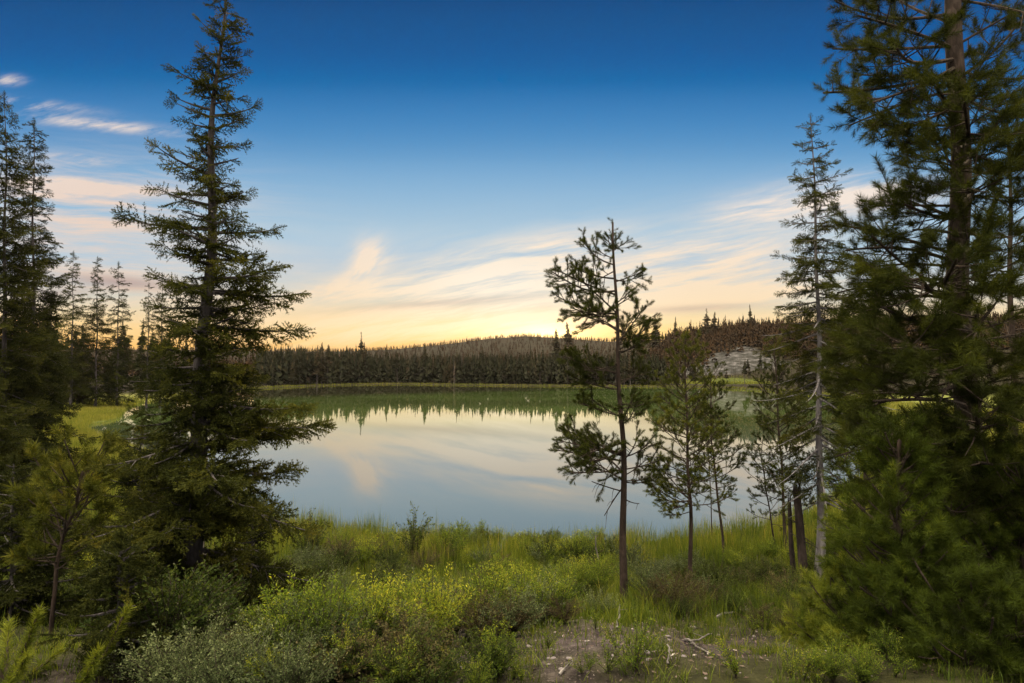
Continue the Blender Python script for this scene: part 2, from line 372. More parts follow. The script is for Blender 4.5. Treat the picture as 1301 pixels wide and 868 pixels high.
# the pale rock slope and the clearing under it on the right hillside
def patch(cx, cy, rx, ry, jit):
    a = gm.div(gm.sub(sx, cx), rx); b = gm.div(gm.sub(sy, cy), ry)
    return gm.sub(1.0, gm.smooth(gm.add(gm.add(gm.mul(a, a), gm.mul(b, b)), gm.mul(gm.sub(gm.noise(pos, 0.09, 5), 0.5), jit)), 0.7, 1.1))
rock = gm.ramp(gm.noise(gm.vm('MULTIPLY', pos, (1, 1, 3)), 0.35, 8, 0.7), [(0.36, (0.015, 0.016, 0.010)), (0.5, (0.045, 0.044, 0.042)), (0.68, (0.15, 0.142, 0.14))])
c = gm.mix(patch(80, 254, 19, 17, 2.4), c, rock)
c = gm.mix(patch(66, 222, 20, 15, 0.8), c, (0.07, 0.085, 0.022))
c = gm.mix(gm.smooth(gm.noise(pos, 0.6, 3), 0.2, 0.8), c, gm.mix(1.0, c, (0.8, 0.8, 0.8), 'MULTIPLY'))
under = gm.smooth(sz, -0.25, 0.02)
c = gm.mix(under, (0.05, 0.06, 0.025), c)
out(gm, principled(gm, c, 0.95, 0.1, bump(gm, gm.add(nB, gm.mul(nD, 0.5)), 0.05, 0.8)).outputs[0])
tag(mb.build('ground', m, smooth=True), kind='structure')

# lake surface
mb = MB(); cen = SHORE.mean(0)
lx = np.linspace(-75, 70, 60); ly = np.linspace(18, 240, 90); LX, LY = np.meshgrid(lx, ly)
i = (np.arange(89)[:, None] * 60 + np.arange(59)[None]).ravel()
mb.add(np.stack([LX, LY, 0 * LX], -1).reshape(-1, 3), None, np.stack([i, i + 1, i + 61, i + 60], -1))
m, gm = new_mat('lake_water')
pos = gm.node('ShaderNodeNewGeometry').outputs['Position']
sx, sy, sz = gm.sep(pos)
rip = gm.noise(gm.vm('MULTIPLY', pos, (0.7, 1.6, 1)), 1.3, 3, 0.5); rip2 = gm.noise(gm.vm('MULTIPLY', pos, (0.25, 1.0, 1)), 0.35, 2)
alg = gm.noise(gm.vm('MULTIPLY', pos, (0.02, 0.05, 1)), 1.0, 4, 0.55)
wc = gm.mix(gm.smooth(alg, 0.35, 0.65), (0.040, 0.058, 0.015), (0.064, 0.098, 0.024))
wc = gm.mix(gm.smooth(sy, 38, 85), (0.036, 0.044, 0.042), wc); wc = gm.mix(gm.smooth(gm.add(sy, gm.mul(sx, -0.9)), 150, 185), wc, (0.030, 0.030, 0.016))  # water darkened towards the far shore to paint in the dark reflection band
p = principled(gm, wc, 0.022, 0.5, bump(gm, gm.add(rip, gm.mul(rip2, 2.0)), 0.006, 0.030))
p.inputs['IOR'].default_value = 1.7
out(gm, p.outputs[0])
tag(mb.build('lake_water', m, smooth=True), kind='structure')

# evening haze over the valley
mb = MB(); hx, y0, y1, z0, z1 = 1800, -130, 1700, -4.0, 66
mb.add([[-hx, y0, z0], [hx, y0, z0], [hx, y1, z0], [-hx, y1, z0], [-hx, y0, z1], [hx, y0, z1], [hx, y1, z1], [-hx, y1, z1]], None,
       [[0, 3, 2, 1], [4, 5, 6, 7], [0, 1, 5, 4], [1, 2, 6, 5], [2, 3, 7, 6], [3, 0, 4, 7]])
m, gm = new_mat('haze_air'); pv = gm.node('ShaderNodeVolumePrincipled'); pv.inputs['Color'].default_value = (0.90, 0.78, 0.70, 1); pv.inputs['Density'].default_value = HAZE; pv.inputs['Anisotropy'].default_value = 0.3
gm.nt.links.new(pv.outputs[0], gm.node('ShaderNodeOutputMaterial').inputs['Volume'])
tag(mb.build('haze', m), kind='stuff')

# ------------------------------------------------------------------ foliage templates
def needle_tris(P, D, Ln, w, rg):
    """one thin triangle per needle from base P along D"""
    n = len(P); side = unit(np.cross(D, rg.normal(size=(n, 3))))
    V = np.stack([P - side * w / 2, P + side * w / 2, P + D * Ln[:, None]], 1).reshape(-1, 3)
    return V, np.arange(n * 3).reshape(-1, 3)
def spray_tpl(seed, n_side, per, Ln, w, spread=0.9):
    """flat fan of spruce twigs along +X, one unit long"""
    rg = np.random.default_rng(seed); P = []; D = []
    def twig(a, b, k):
        s = rg.uniform(0, 1, k)[:, None]; ax = unit((b - a)[None])
        p = a + (b - a) * s; rad = unit(np.cross(ax, rg.normal(size=(k, 3)))); rad[:, 2] = rad[:, 2] * 0.8 + 0.12
        P.append(p); D.append(unit(ax * rg.uniform(0.5, 1.1, (k, 1)) + rad * spread))
    twig(np.zeros(3), np.array([1.0, 0, 0.03]), int(per * 1.1))
    for q in range(n_side):
        s = 0.10 + 0.78 * q / n_side + rg.uniform(-0.03, 0.03); sg = 1 if q % 2 else -1; L = (0.52 * (1 - s) + 0.14) * rg.uniform(0.75, 1.15)
        a = np.array([s, 0, 0.03 * s]); an = R(rg.uniform(38, 58)); b = a + L * np.array([math.cos(an), sg * math.sin(an), rg.uniform(-0.42, 0.16)])
        twig(a, b, max(3, int(per * L)))
    P = np.concatenate(P); D = np.concatenate(D)
    V, T = needle_tris(P, D, Ln * rg.uniform(0.75, 1.2, len(P)), w, rg)
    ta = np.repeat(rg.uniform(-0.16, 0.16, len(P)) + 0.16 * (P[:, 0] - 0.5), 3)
    return V, T, ta
def tuft_tpl(seed, k, Ln, w):
    """bottle-brush tuft of pine needles along +X, one unit long"""
    rg = np.random.default_rng(seed); s = np.sqrt(rg.uniform(0.02, 1, k)); P = np.stack([s, 0 * s, 0 * s], 1)
    a = rg.uniform(0, 6.283, k); f = rg.uniform(0.45, 1.1, k) + 1.2 * (s > 0.93)
    D = unit(np.stack([f, np.cos(a), np.sin(a)], 1))
    V, T = needle_tris(P, D, Ln * rg.uniform(0.7, 1.15, k), w, rg)
    return V, T, np.repeat(rg.uniform(-0.15, 0.15, k) + 0.15 * (s - 0.6), 3)
SPRAY = [spray_tpl(k, 9, 62, 0.095, 0.032) for k in range(6)]
SPRAY_MID = [spray_tpl(k + 10, 7, 40, 0.12, 0.045) for k in range(4)]
SPRAY_LOW = [spray_tpl(k + 20, 5, 14, 0.22, 0.075) for k in range(4)]
TUFT = [tuft_tpl(k, 75, 0.46, 0.029) for k in range(7)]
TUFT_BIG = [tuft_tpl(k + 30, 125, 0.40, 0.017) for k in range(7)]
TUFT_MID = [tuft_tpl(k + 5, 60, 0.50, 0.045) for k in range(4)]

def frames(D, rg, roll=0.5):
    """matrices whose X axis is D, kept roughly level"""
    D = unit(D); up = np.array([0, 0, 1.0]) + rg.normal(size=D.shape) * roll * 0.5
    S = unit(np.cross(up, D)); U = np.cross(D, S)
    return np.stack([D, S, U], -1)
def stamp_mix(mb, tpls, D, O, S, tint, rg, roll=0.5, mat=0):
    D = np.asarray(D); O = np.asarray(O); S = np.asarray(S); tint = np.asarray(tint)
    if not len(O): return
    Mx = frames(D, rg, roll) * S[:, None, None]; pick = rg.integers(0, len(tpls), len(O))
    for k, tp in enumerate(tpls):
        q = pick == k; mb.stamp(tp, Mx[q], O[q], tint[q], mat)
def path_at(P, s):
    P = np.asarray(P, float); k = np.concatenate([[0], np.cumsum(np.linalg.norm(np.diff(P, axis=0), axis=1))]); k /= k[-1]
    return np.stack([np.interp(s, k, P[:, j]) for j in range(3)], -1)
def trunk_mesh(P, r0, r1, nseg=34, n=12, rg=None, flare=1.5):
    s = np.linspace(0, 1, nseg); q = path_at(P, s)
    q[:, 0] += 0.25 * r0 * np.sin(s * 17 + P[0][0]); q[:, 1] += 0.2 * r0 * np.cos(s * 13 + P[0][1])
    r = r0 + (r1 - r0) * s ** 0.9; r = r * (1 + (flare - 1) * np.exp(-s * nseg * 0.55)); q[0, 2] -= 0.25
    mb = MB(); mb.tube(q, r, n); return mb, q
def limb_path(p0, az, L, el, droop, up, n=8, rg=None):
    s = np.linspace(0, 1, n); h = L * s; z = L * (math.tan(el) * s - droop * s ** 2 + up * s ** 3)
    bend = (rg.normal() * 0.12 if rg is not None else 0) * L * s ** 2
    return p0 + np.stack([math.cos(az) * h - math.sin(az) * bend, math.sin(az) * h + math.cos(az) * bend, z], -1)

def spruce_branch(lm, crown, P, L, rg, tpls, sc, tint, dens=1.0, s0=0.12, fol=1.0, lr=None, twigs=True):
    """wood and needles of one spruce limb"""
    if lm is not None: lm.tube(P, np.linspace(lr or (0.010 + 0.011 * L), 0.003, len(P)), 5)
    k = max(3, int(L / (0.085 * sc / 0.30) * dens)); s = np.clip(np.linspace(s0, 1.0, k) + rg.uniform(-0.03, 0.03, k), 0, 1)
    O = path_at(P, s); tan = unit(path_at(P, np.minimum(s + 0.05, 1)) - path_at(P, np.maximum(s - 0.05, 0)))
    sg = np.where(np.arange(k) % 2 == 0, 1, -1) * 1.0; an = R(52) * sg * rg.uniform(0.5, 1.25, k); an[-1] = 0
    D = np.stack([tan[:, 0] * np.cos(an) - tan[:, 1] * np.sin(an), tan[:, 0] * np.sin(an) + tan[:, 1] * np.cos(an), tan[:, 2] * 0.7 + rg.normal(size=k) * 0.13 - 0.10], 1)
    S = sc * (1.25 - 0.55 * s) * rg.uniform(0.7, 1.25, k) * min(1.0, 0.55 + 0.5 * L)
    keep = rg.uniform(size=k) < fol
    l = (0.42 * L * (1 - s) ** 0.8) * rg.uniform(0.6, 1.15, k); m = np.maximum(1, np.round(l / (0.42 * sc))).astype(int) + (s > 0.8)
    Of, Df, Sf, sf = [], [], [], []
    for q in np.where(keep)[0]:
        f = np.arange(m[q]) / m[q]
        Of.append(O[q] + D[q] * (l[q] * f)[:, None] + np.array([0, 0, -0.12]) * (l[q] * f ** 2)[:, None]); Df.append(D[q] + rg.normal(size=(m[q], 3)) * [0.30, 0.30, 0.30]); Sf.append(S[q] * rg.uniform(0.75, 1.15, m[q])); sf.append(s[q] + 0.3 * f)
        if twigs and lm is not None and l[q] > 0.12: lm.tube(np.array([O[q], O[q] + D[q] * l[q]]), [0.005, 0.002], 3, cap=False)
    if not Of: return
    sf = np.concatenate(sf)
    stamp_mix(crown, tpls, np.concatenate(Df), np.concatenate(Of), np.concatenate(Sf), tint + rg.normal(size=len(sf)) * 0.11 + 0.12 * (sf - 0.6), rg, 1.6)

def spruce(name, label, path, r0, width, n_limb, crown0, seed, tpls, sc, group=None, sep=True, el_top=28, el_bot=-14, dens=1.0, fol=lambda t: 1.0, bark=None, mat=None, extra=(), tint=0.45, cat='tree', sides=12, fill=0, asym=lambda t, az: 1.0):
    """WIDTH(t): half-width of the crown at height fraction t"""
    rg = np.random.default_rng(seed); root = thing(name, path[0], label, cat, group)
    tb, q = trunk_mesh(path, r0, max(0.006, r0 * 0.06), n=sides); crown = MB(); limbs = []
    H = path[-1][2] - path[0][2]
    ts = crown0 + (1 - crown0) * (1 - (1 - np.linspace(0, 0.985, n_limb)) ** 1.0)
    for k, t in enumerate(ts):
        t = min(t + rg.uniform(-0.006, 0.006), 0.992); p0 = path_at(q, t); az = k * 2.39996 + rg.normal() * 0.35
        L = max(0.08, width(t) * rg.choice([0.62, 0.8, 1.0, 1.1], p=[.2, .3, .35, .15]) * rg.uniform(0.9, 1.1))
        L *= asym(t, az)
        tt = (t - crown0) / (1 - crown0); el = R(el_bot + (el_top - el_bot) * tt ** 1.3 + rg.normal() * 5)
        limbs.append((p0, az, L, el, 0.30 * (1 - tt) + 0.05, 0.28 * (1 - tt * 0.5), t))
    for k in range(fill):
        t = rg.uniform(crown0, 0.95); lim2 = (path_at(q, t), rg.uniform(0, 6.283), width(t) * rg.uniform(.3, .68), R(rg.normal() * 12 + 4), .2, .2, t)
        P = limb_path(*lim2[:6], 6, rg); spruce_branch(tb if t < .88 else None, crown, P, lim2[2], rg, tpls, sc, tint - .05 + rg.normal() * .06, dens, fol=fol(t), s0=.1, twigs=False)
    for t, az, L, el in extra: limbs.append((path_at(q, t), az, L, R(el), 0.18, 0.22, t))
    bk = bark or B_SPRUCE
    for (p0, az, L, el, dr, up, t) in limbs:
        P = limb_path(p0, az, L, el, dr, up, 8, rg); lm = MB() if sep else (tb if t < .88 else None)
        spruce_branch(lm, crown, P, L, rg, tpls, sc, tint + rg.normal() * 0.06, dens, fol=fol(t), s0=0.10, twigs=sep)
        if sep: lm.build('limb', bk, root)
    # leader
    D = unit(path_at(q, np.linspace(0.97, 1, 5)) - path_at(q, np.linspace(0.93, 0.96, 5))); stamp_mix(crown, tpls, D, path_at(q, np.linspace(0.965, 0.995, 5)), np.full(5, sc * 0.5), np.full(5, tint), rg)
    tb.build('trunk', bk, root, True); crown.build('crown', mat or M_SPRUCE, root)
    return root

def pine_branch(lm, crown, P, L, rg, tpls, sc, tint, dens=1.0, bare=0.30, lr=0.02, sub=True, dead=False):
    """one pine limb: side shoots, each carrying needle tufts towards its end"""
    n = len(P); lm.tube(P, np.linspace(lr, 0.35 * lr + 0.002, n), 6)
    if dead:
        for q in range(int(L * 9)):
            s = rg.uniform(0.25, 1); p = path_at(P, s); d = unit(rg.normal(size=3) + np.array([0, 0, -0.8])); l = rg.uniform(0.06, 0.22)
            lm.tube(np.array([p, p + d * l * .5 + [0, 0, .01], p + d * l + np.array([0, 0, -0.03])]), [0.004, 0.003, 0.0015], 4)
        return
    O = []; D = []; S = []
    end = unit(P[-1] - P[-3]); k = max(2, int(L * (1 - bare) / (0.12 * sc / 0.16) * dens))
    for s in np.linspace(bare, 1.0, k):
        p = path_at(P, s); tan = unit(path_at(P, min(s + 0.06, 1)) - path_at(P, max(s - 0.06, 0)))
        if s > 0.97: l = 0.0; d = tan
        else:
            l = (0.50 * L * (1 - s) + 0.13) * rg.uniform(0.4, 1.2); l = min(l, 0.75)
            side = unit(np.cross(tan, rg.normal(size=3) * 0.8 + np.array([0, 0, 1.3]))) * (1 if rg.uniform() < 0.5 else -1)
            d = unit(tan * 0.6 + side * 0.85 + np.array([0, 0, rg.uniform(-0.05, 0.45)]))
            e = p + d * l + np.array([0, 0, 0.10 * l]); lm.tube(np.array([p, p + d * l * 0.5, e]), [0.4 * lr * 0.7 + 0.002, 0.004, 0.003], 4, cap=False)
        m = max(1, int(round(l / (0.62 * sc))))
        for q in range(m):
            f = 1.0 if m == 1 else 0.35 + 0.65 * (q + 1) / m
            O.append(p + d * l * f - d * sc * 0.4); D.append(d + rg.normal(size=3) * 0.16 + np.array([0, 0, 0.18])); S.append(sc * rg.uniform(0.8, 1.15))
        for q in range(3):
            O.append(p + d * l - d * sc * 0.3); D.append(d + rg.normal(size=3) * 0.55 + np.array([0, 0, 0.2])); S.append(sc * rg.uniform(0.6, 0.95))
    k = len(O); tt = tint + rg.normal(size=k) * 0.09
    stamp_mix(crown, tpls, np.array(D), np.array(O), np.array(S), tt, rg, 1.5)

def pine(name, label, path, r0, limbs, seed, tpls, sc, twin=0, group=None, sep=True, bark=None, mat=None, tint=0.45, dens=1.0, r1=0.012, cat='tree', sides=12):
    """LIMBS: (height fraction, azimuth, length, elevation deg, bare share, dead) or explicit ('to', t, end point, sag, bare, dead)"""
    rg = np.random.default_rng(seed); root = thing(name, path[0], label, cat, group); limbs = list(limbs)
    for lb in list(limbs):                             # companion limbs close to each drawn one
        if lb[0] == 'to' and not lb[-1]:
            for c in range(twin):
                p0 = path_at(path, lb[1]); e = p0 + (lb[2] - p0) * rg.uniform(.55, 1.0) + rg.normal(size=3) * 0.16 * np.linalg.norm(lb[2] - p0)
                limbs.append(('to', float(np.clip(lb[1] + rg.normal() * .012, 0.02, .99)), e, lb[3], lb[4], False))
    tb, q = trunk_mesh(path, r0, r1, n=sides, flare=1.25); crown = MB()
    for lb in limbs:
        lm = MB() if sep else tb; bare, dead = lb[-2], lb[-1]
        if lb[0] == 'to':
            p0 = path_at(q, lb[1]); e = np.asarray(lb[2]); s = np.linspace(0, 1, 8)[:, None]; L = np.linalg.norm(e - p0)
            P = p0 + (e - p0) * s + np.array([0, 0, 1.0]) * (-lb[3] * L * np.sin(s * np.pi)) + rg.normal(size=3) * 0.03 * L * np.sin(s * np.pi)
        else:
            t, az, L, el = lb[:4]; P = limb_path(path_at(q, t), az, L, R(el), 0.12, 0.32, 8, rg)
        pine_branch(lm, crown, P, L, rg, tpls, sc, tint + rg.normal() * 0.05, dens, bare, min(0.45 * r0, 0.005 + 0.010 * L), dead=dead)
        if sep: o = lm.build('dead_limb' if dead else 'limb', B_TWIG if not dead else (bark or B_PINE), root)
    if crown.n:
        O = path_at(q, np.linspace(0.93, 1, 7)); stamp_mix(crown, tpls, rg.normal(size=(7, 3)) * 0.5 + [0, 0, 1.0], O, np.full(7, sc), np.full(7, tint), rg, 1.5)
        crown.build('crown', mat or M_PINE, root)
    tb.build('trunk', bark or B_PINE, root, True)
    return root
def pxpath(pts, d, ground=True):
    """trunk line through photo pixels, base first, its foot set on the ground"""
    P = pix([p[0] for p in pts], [p[1] for p in pts], d)
    if ground: P[0, 2] = gz(P[0, 0], P[0, 1])
    return P

def hit(px, py, lo=1.8, hi=400):
    """distance at which the ray through a photo pixel meets the ground"""
    d = np.geomspace(lo, hi, 500); P = pix(np.full(500, px), np.full(500, py), d); q = np.where(P[:, 2] <= np.maximum(ground_z(P[:, 0], P[:, 1]), 0))[0]
    return float(d[q[0]]) if len(q) else hi
def interp_w(tab):
    xs, ys = zip(*tab); return lambda t: float(np.interp(t, xs, ys))

# ------------------------------------------------------------------ the tall spruce on the left
d = hit(243, 812); k = d / FPX
P = pxpath([(243, 812), (247, 640), (257, 480), (268, 250), (283, -8)], d)
W = interp_w([(0, 152 * k), (0.12, 146 * k), (0.25, 128 * k), (0.38, 120 * k), (0.45, 105 * k), (0.55, 95 * k), (0.62, 80 * k), (0.72, 60 * k), (0.85, 40 * k), (0.93, 24 * k), (1.0, 6 * k)])
spruce('spruce_tree', 'tall dark spruce with a bare blue grey trunk standing in front of the lake', P, 0.088, W, 94, 0.05, 11, SPRAY, 0.235, el_top=22, el_bot=-10, dens=1.6, fill=150, asym=lambda t, az: 1.0 + (0.16 if t < .62 else 0.0) * math.cos(az) - (0.16 if .4 < t < .62 else 0.0) * (math.cos(az) < -.3),
       extra=[(0.645, math.pi, 105 * k, 4), (0.36, -0.15, 150 * k, -4), (0.55, 0.15, 118 * k, -2)], fol=lambda t: 0.95 if t < 0.55 else 0.86, sides=16)

# ------------------------------------------------------------------ pines and spruce between the path and the water
d = hit(791, 772); k = d / FPX
P = pxpath([(791, 775), (793, 640), (791, 560), (785, 450), (779, 283)], d)
T = lambda y: (775 - y) / 492
to = lambda y, px, py, off=0.0, sag=0.03, bare=0.3, dead=False: ('to', T(y), pix(px, py, d + off), sag, bare, dead)
L = [to(395, 707, 376, 0.1, .05, .25), to(372, 712, 345, -.3, .05, .3), to(352, 728, 340, .5, .02, .3), to(335, 740, 306, 0, .05, .35), to(400, 728, 392, -.6, .04, .3),
     to(356, 816, 345, .1, .05, .35), to(385, 804, 376, -.2, .02, .3), to(318, 772, 300, .2, 0, .2), to(312, 790, 318, -.2, 0, .2), to(415, 750, 400, .6, 0, .4),
     to(440, 826, 410, 0, .05, .25), to(430, 815, 395, .4, .04, .2), to(445, 818, 432, -.3, .04, .3), to(425, 812, 425, .3, .03, .2),
     to(468, 716, 452, .1, .04, .3), to(455, 740, 470, -.4, 0, .3), to(488, 730, 480, .3, .02, .4), to(520, 735, 510, -.2, .02, .4),
     to(482, 818, 468, 0, .04, .35), to(510, 822, 512, .2, .03, .35), to(530, 806, 520, -.4, .02, .4),
     to(575, 708, 572, 0, .03, .28), to(568, 716, 545, .3, .04, .3), to(585, 725, 600, -.3, .02, .3), to(560, 750, 585, -.7, .02, .3), to(590, 742, 560, .6, .02, .3),
     to(585, 838, 585, .1, .03, .35), to(570, 826, 562, -.3, .03, .35), to(600, 822, 612, .3, 0, .35),
     to(605, 768, 655, 0, -.12, .3, True), to(612, 752, 612, -.2, .02, .3, True), to(620, 812, 640, .2, .0, .3, True)]
pine('lodgepole_pine', 'slender lone pine with open tiered crown left of the pine clump at the lakeshore', P, 0.050, L, 21, TUFT, 0.082, twin=1, tint=0.50, dens=1.75)

def whorled(n, t0, t1, wf, seed, el0=8, el1=50, bare=0.3):
    rg = np.random.default_rng(seed)
    return [(t, k * 2.39996 + rg.normal() * .4, max(0.12, wf(t) * rg.uniform(0.7, 1.15)), el0 + (el1 - el0) * (t - t0) / (t1 - t0) + rg.normal() * 7, bare, False) for k, t in enumerate(np.linspace(t0, t1, n))]
d = hit(878, 748); k = d / FPX
P = pxpath([(878, 748), (877, 640), (873, 560), (870, 428)], d)
T = lambda y: (748 - y) / 320
L = whorled(60, 0.36, 0.96, interp_w([(.3, 44 * k), (.5, 44 * k), (.7, 36 * k), (.85, 26 * k), (1, 10 * k)]), 5)
L += [('to', T(632), pix(822, 612, d), .12, .45, False), ('to', T(625), pix(830, 590, d + .3), .03, .4, False), ('to', T(640), pix(850, 655, d - .2), .02, .4, False), ('to', T(628), pix(842, 640, d - .3), .05, .4, False)]
pine('lodgepole_pine', 'slim pine with a pale pointed tip and a low bushy branch reaching left', P, 0.042, L, 22, TUFT, 0.095, twin=1, tint=0.62, dens=1.8)
d = hit(921, 712); k = d / FPX
P = pxpath([(921, 712), (913, 640), (904, 560), (902, 470)], d)
pine('lodgepole_pine', 'thin pine leaning left with a sparse crown just right of the pale tipped pine', P, 0.036, whorled(40, 0.38, 0.95, interp_w([(.3, 38 * k), (.6, 34 * k), (1, 12 * k)]), 6), 23, TUFT, 0.105, tint=0.42, dens=1.8)
d = hit(905, 700); k = d / FPX
P = pxpath([(905, 700), (904, 655), (902, 606), (899, 560)], d)
pine('pine_sapling', 'very thin bare stemmed pine sapling between the pale tipped pine and the leaning pine', P, 0.02, whorled(7, 0.55, 0.95, lambda t: 22 * k, 7), 24, TUFT, 0.09, tint=0.42, sides=7)
d = hit(998, 706); k = d / FPX
P = pxpath([(998, 706), (996, 640), (990, 550), (984, 440)], d)
pine('lodgepole_pine', 'dark narrow pine standing directly left of the broken snag', P, 0.042, whorled(56, 0.28, 0.96, interp_w([(.2, 30 * k), (.4, 36 * k), (.7, 34 * k), (.85, 20 * k), (1, 8 * k)]), 8), 25, TUFT, 0.105, tint=0.38, dens=1.8)
d = hit(986, 704); k = d / FPX
P = pxpath([(986, 704), (978, 650), (970, 600), (966, 575)], d)
pine('pine_sapling', 'small leaning pine sapling with few tufts left of the broken snag', P, 0.024, whorled(16, 0.35, 0.95, lambda t: 26 * k, 9), 26, TUFT, 0.10, tint=0.40, sides=7)
d = hit(1042, 742); k = d / FPX
P = pxpath([(1042, 742), (1042, 600), (1040, 400), (1031, 148)], d)
W = interp_w([(0.0, 30 * k), (0.2, 62 * k), (0.30, 80 * k), (0.42, 84 * k), (0.55, 66 * k), (0.66, 60 * k), (0.78, 46 * k), (0.9, 32 * k), (1.0, 6 * k)])
spruce('spruce_tree', 'spruce with a pale grey trunk and drooping half bare branches right of the snag', P, 0.085, W, 88, 0.19, 31, SPRAY, 0.25, el_top=15, el_bot=-24, dens=1.5, fill=40,
       fol=lambda t: float(np.interp(t, [.15, .28, .42, .52, .62, .7, .8], [.10, .30, .42, .5, .8, .95, .95])), bark=B_GREY, tint=0.50)

# the broken snag
def snag(name, label, path, r0, r1, seed, mat, stubs=6, twigs=True):
    rg = np.random.default_rng(seed); root = thing(name, path[0], label, 'dead tree')
    s = np.linspace(0, 1, 16); q = path_at(path, s); q[0, 2] -= 0.2; r = r0 + (r1 - r0) * s + rg.uniform(-.05, .05, 16) * r0; r[0] *= 1.35
    mb = MB(); mb.tube(q, r, 14, cap=False)
    a = q[-1]
    for k in range(9):                                # splintered top
        an = k / 9 * 6.283; b = a + np.array([math.cos(an), math.sin(an), 0]) * r1 * 0.75
        mb.tube(np.array([b - [0, 0, .06], b + [0, 0, rg.uniform(.02, .22)]]), [r1 * 0.34, 0.004], 5)
    mb.build('trunk', mat, root, False)
    for k in range(stubs):
        t = rg.uniform(0.2, 0.95); an = rg.uniform(0, 6.283); l = rg.uniform(0.08, 0.4); p = path_at(path, t)
        m2 = MB(); m2.tube(limb_path(p, an, l, rg.uniform(-.3, .5), .2, .1, 5, rg), np.linspace(0.014, 0.004, 5), 5); m2.build('branch_stub', mat, root)
    return root
d = hit(1021, 742)
snag('broken_snag', 'dark broken snag with a splintered top beside the grey trunked spruce', pxpath([(1022, 742), (1018, 690), (1012, 622)], d), 0.088, 0.068, 41, B_CHAR)
d = hit(1006, 738)
snag('broken_snag', 'thinner dark dead stem pressed against the left side of the broken snag', pxpath([(1009, 738), (1005, 690), (1003, 640)], d + .1), 0.055, 0.035, 42, B_CHAR, 3)
d = hit(768, 738)
snag('dead_sapling', 'short thin leaning grey stick in the sedge left of the lone pine', pxpath([(766, 738), (757, 695)], d), 0.018, 0.010, 43, B_DEAD, 1)

# ------------------------------------------------------------------ the big pine at the right edge
d = hit(1232, 818); k = d / FPX
P = pxpath([(1232, 818), (1226, 640), (1222, 400), (1217, 150), (1208, -130)], d)
T = lambda y: (818 - y) / 948
to = lambda y, px, py, off=0.0, sag=0.03, bare=0.25, dead=False: ('to', T(y), pix(px, py, d + off), sag, bare, dead)
L = [to(58, 1058, 62, .2), to(92, 1046, 118, -.2, -.02), to(112, 1078, 160, .3, -.05), to(62, 1090, 20, -.4), to(18, 1062, 2, .1), to(-30, 1085, -30), to(130, 1120, 175, -.3, -.03), to(100, 1090, 95, .5), to(30, 1120, -15, .6),
     to(75, 1140, 62, -.9), to(85, 1110, 130, -.7),
     to(60, 1290, 15, 0), to(100, 1302, 20, .2, -.02), to(88, 1310, 100, -.3), to(-20, 1290, -40, .3), to(0, 1315, 20, -.4), to(120, 1305, 150, .2),
     to(165, 1190, 110, -1.1, .05, .2), to(180, 1225, 130, -1.2, .05, .2), to(190, 1180, 165, -.6, .05, .2), to(205, 1250, 170, -.9, .05, .2), to(150, 1240, 90, -.9), to(210, 1160, 195, .2), to(215, 1200, 200, -1.0), to(170, 1270, 170, -.5),
     to(225, 1290, 205, .2), to(240, 1310, 250, -.3), to(260, 1150, 260, -.7), to(255, 1112, 262, .2, -.04), to(272, 1120, 240, .5), to(290, 1160, 292, -.5), to(285, 1290, 300, .3),
     to(316, 1062, 285, .3, -.03, .3), to(325, 1075, 318, -.2, -.03, .3), to(330, 1100, 340, .6, -.03), to(345, 1064, 372, .3, -.05, .3), to(372, 1080, 400, -.1, -.06, .3), to(360, 1108, 300, -.5), to(350, 1300, 330, .2), to(340, 1290, 370, -.6),
     to(392, 1070, 420, .4, -.04, .3), to(410, 1120, 390, -.8, .03), to(415, 1062, 452, -.1, -.05, .3), to(430, 1090, 440, -.6), to(425, 1320, 420, .1), to(440, 1290, 450, -.8), to(450, 1066, 505, .2, -.04, .3), to(470, 1085, 480, -.5),
     to(490, 1075, 540, .3, -.03, .3), to(500, 1110, 510, -1.0), to(515, 1320, 500, 0), to(530, 1275, 560, -.9), to(540, 1062, 580, .1, -.03, .3), to(560, 1070, 620, .4, -.02, .3), to(575, 1100, 590, -.7), to(590, 1320, 600, .1), to(600, 1085, 650, .0, -.02, .3),
     to(610, 1200, 640, -1.3), to(630, 1110, 680, -.4, 0, .3), to(640, 1300, 680, -.4), to(640, 1150, 640, .7), to(560, 1200, 560, -1.4), to(460, 1190, 470, -1.5), to(400, 1240, 400, -1.4), to(330, 1215, 330, -1.4), to(520, 1240, 530, -1.4),
     to(300, 1250, 300, -1.0), to(250, 1230, 240, -1.2), to(360, 1170, 350, -1.2), to(430, 1150, 440, -1.3), to(580, 1260, 590, -1.2), to(480, 1270, 480, -1.0)]
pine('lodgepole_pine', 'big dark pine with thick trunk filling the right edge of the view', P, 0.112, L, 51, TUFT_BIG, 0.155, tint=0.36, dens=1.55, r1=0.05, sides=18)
d = hit(1288, 770) + 1.5; k = d / FPX
P = pxpath([(1290, 760), (1288, 560), (1284, 300), (1280, 130)], d)
pine('lodgepole_pine', 'second pine trunk half hidden behind the big pine at the right edge', P, 0.075, whorled(60, 0.22, 0.97, interp_w([(0, 90 * k), (.5, 80 * k), (.8, 55 * k), (1, 14 * k)]), 52, -5, 40), 53, TUFT_MID, 0.16, tint=0.30, dens=1.0)
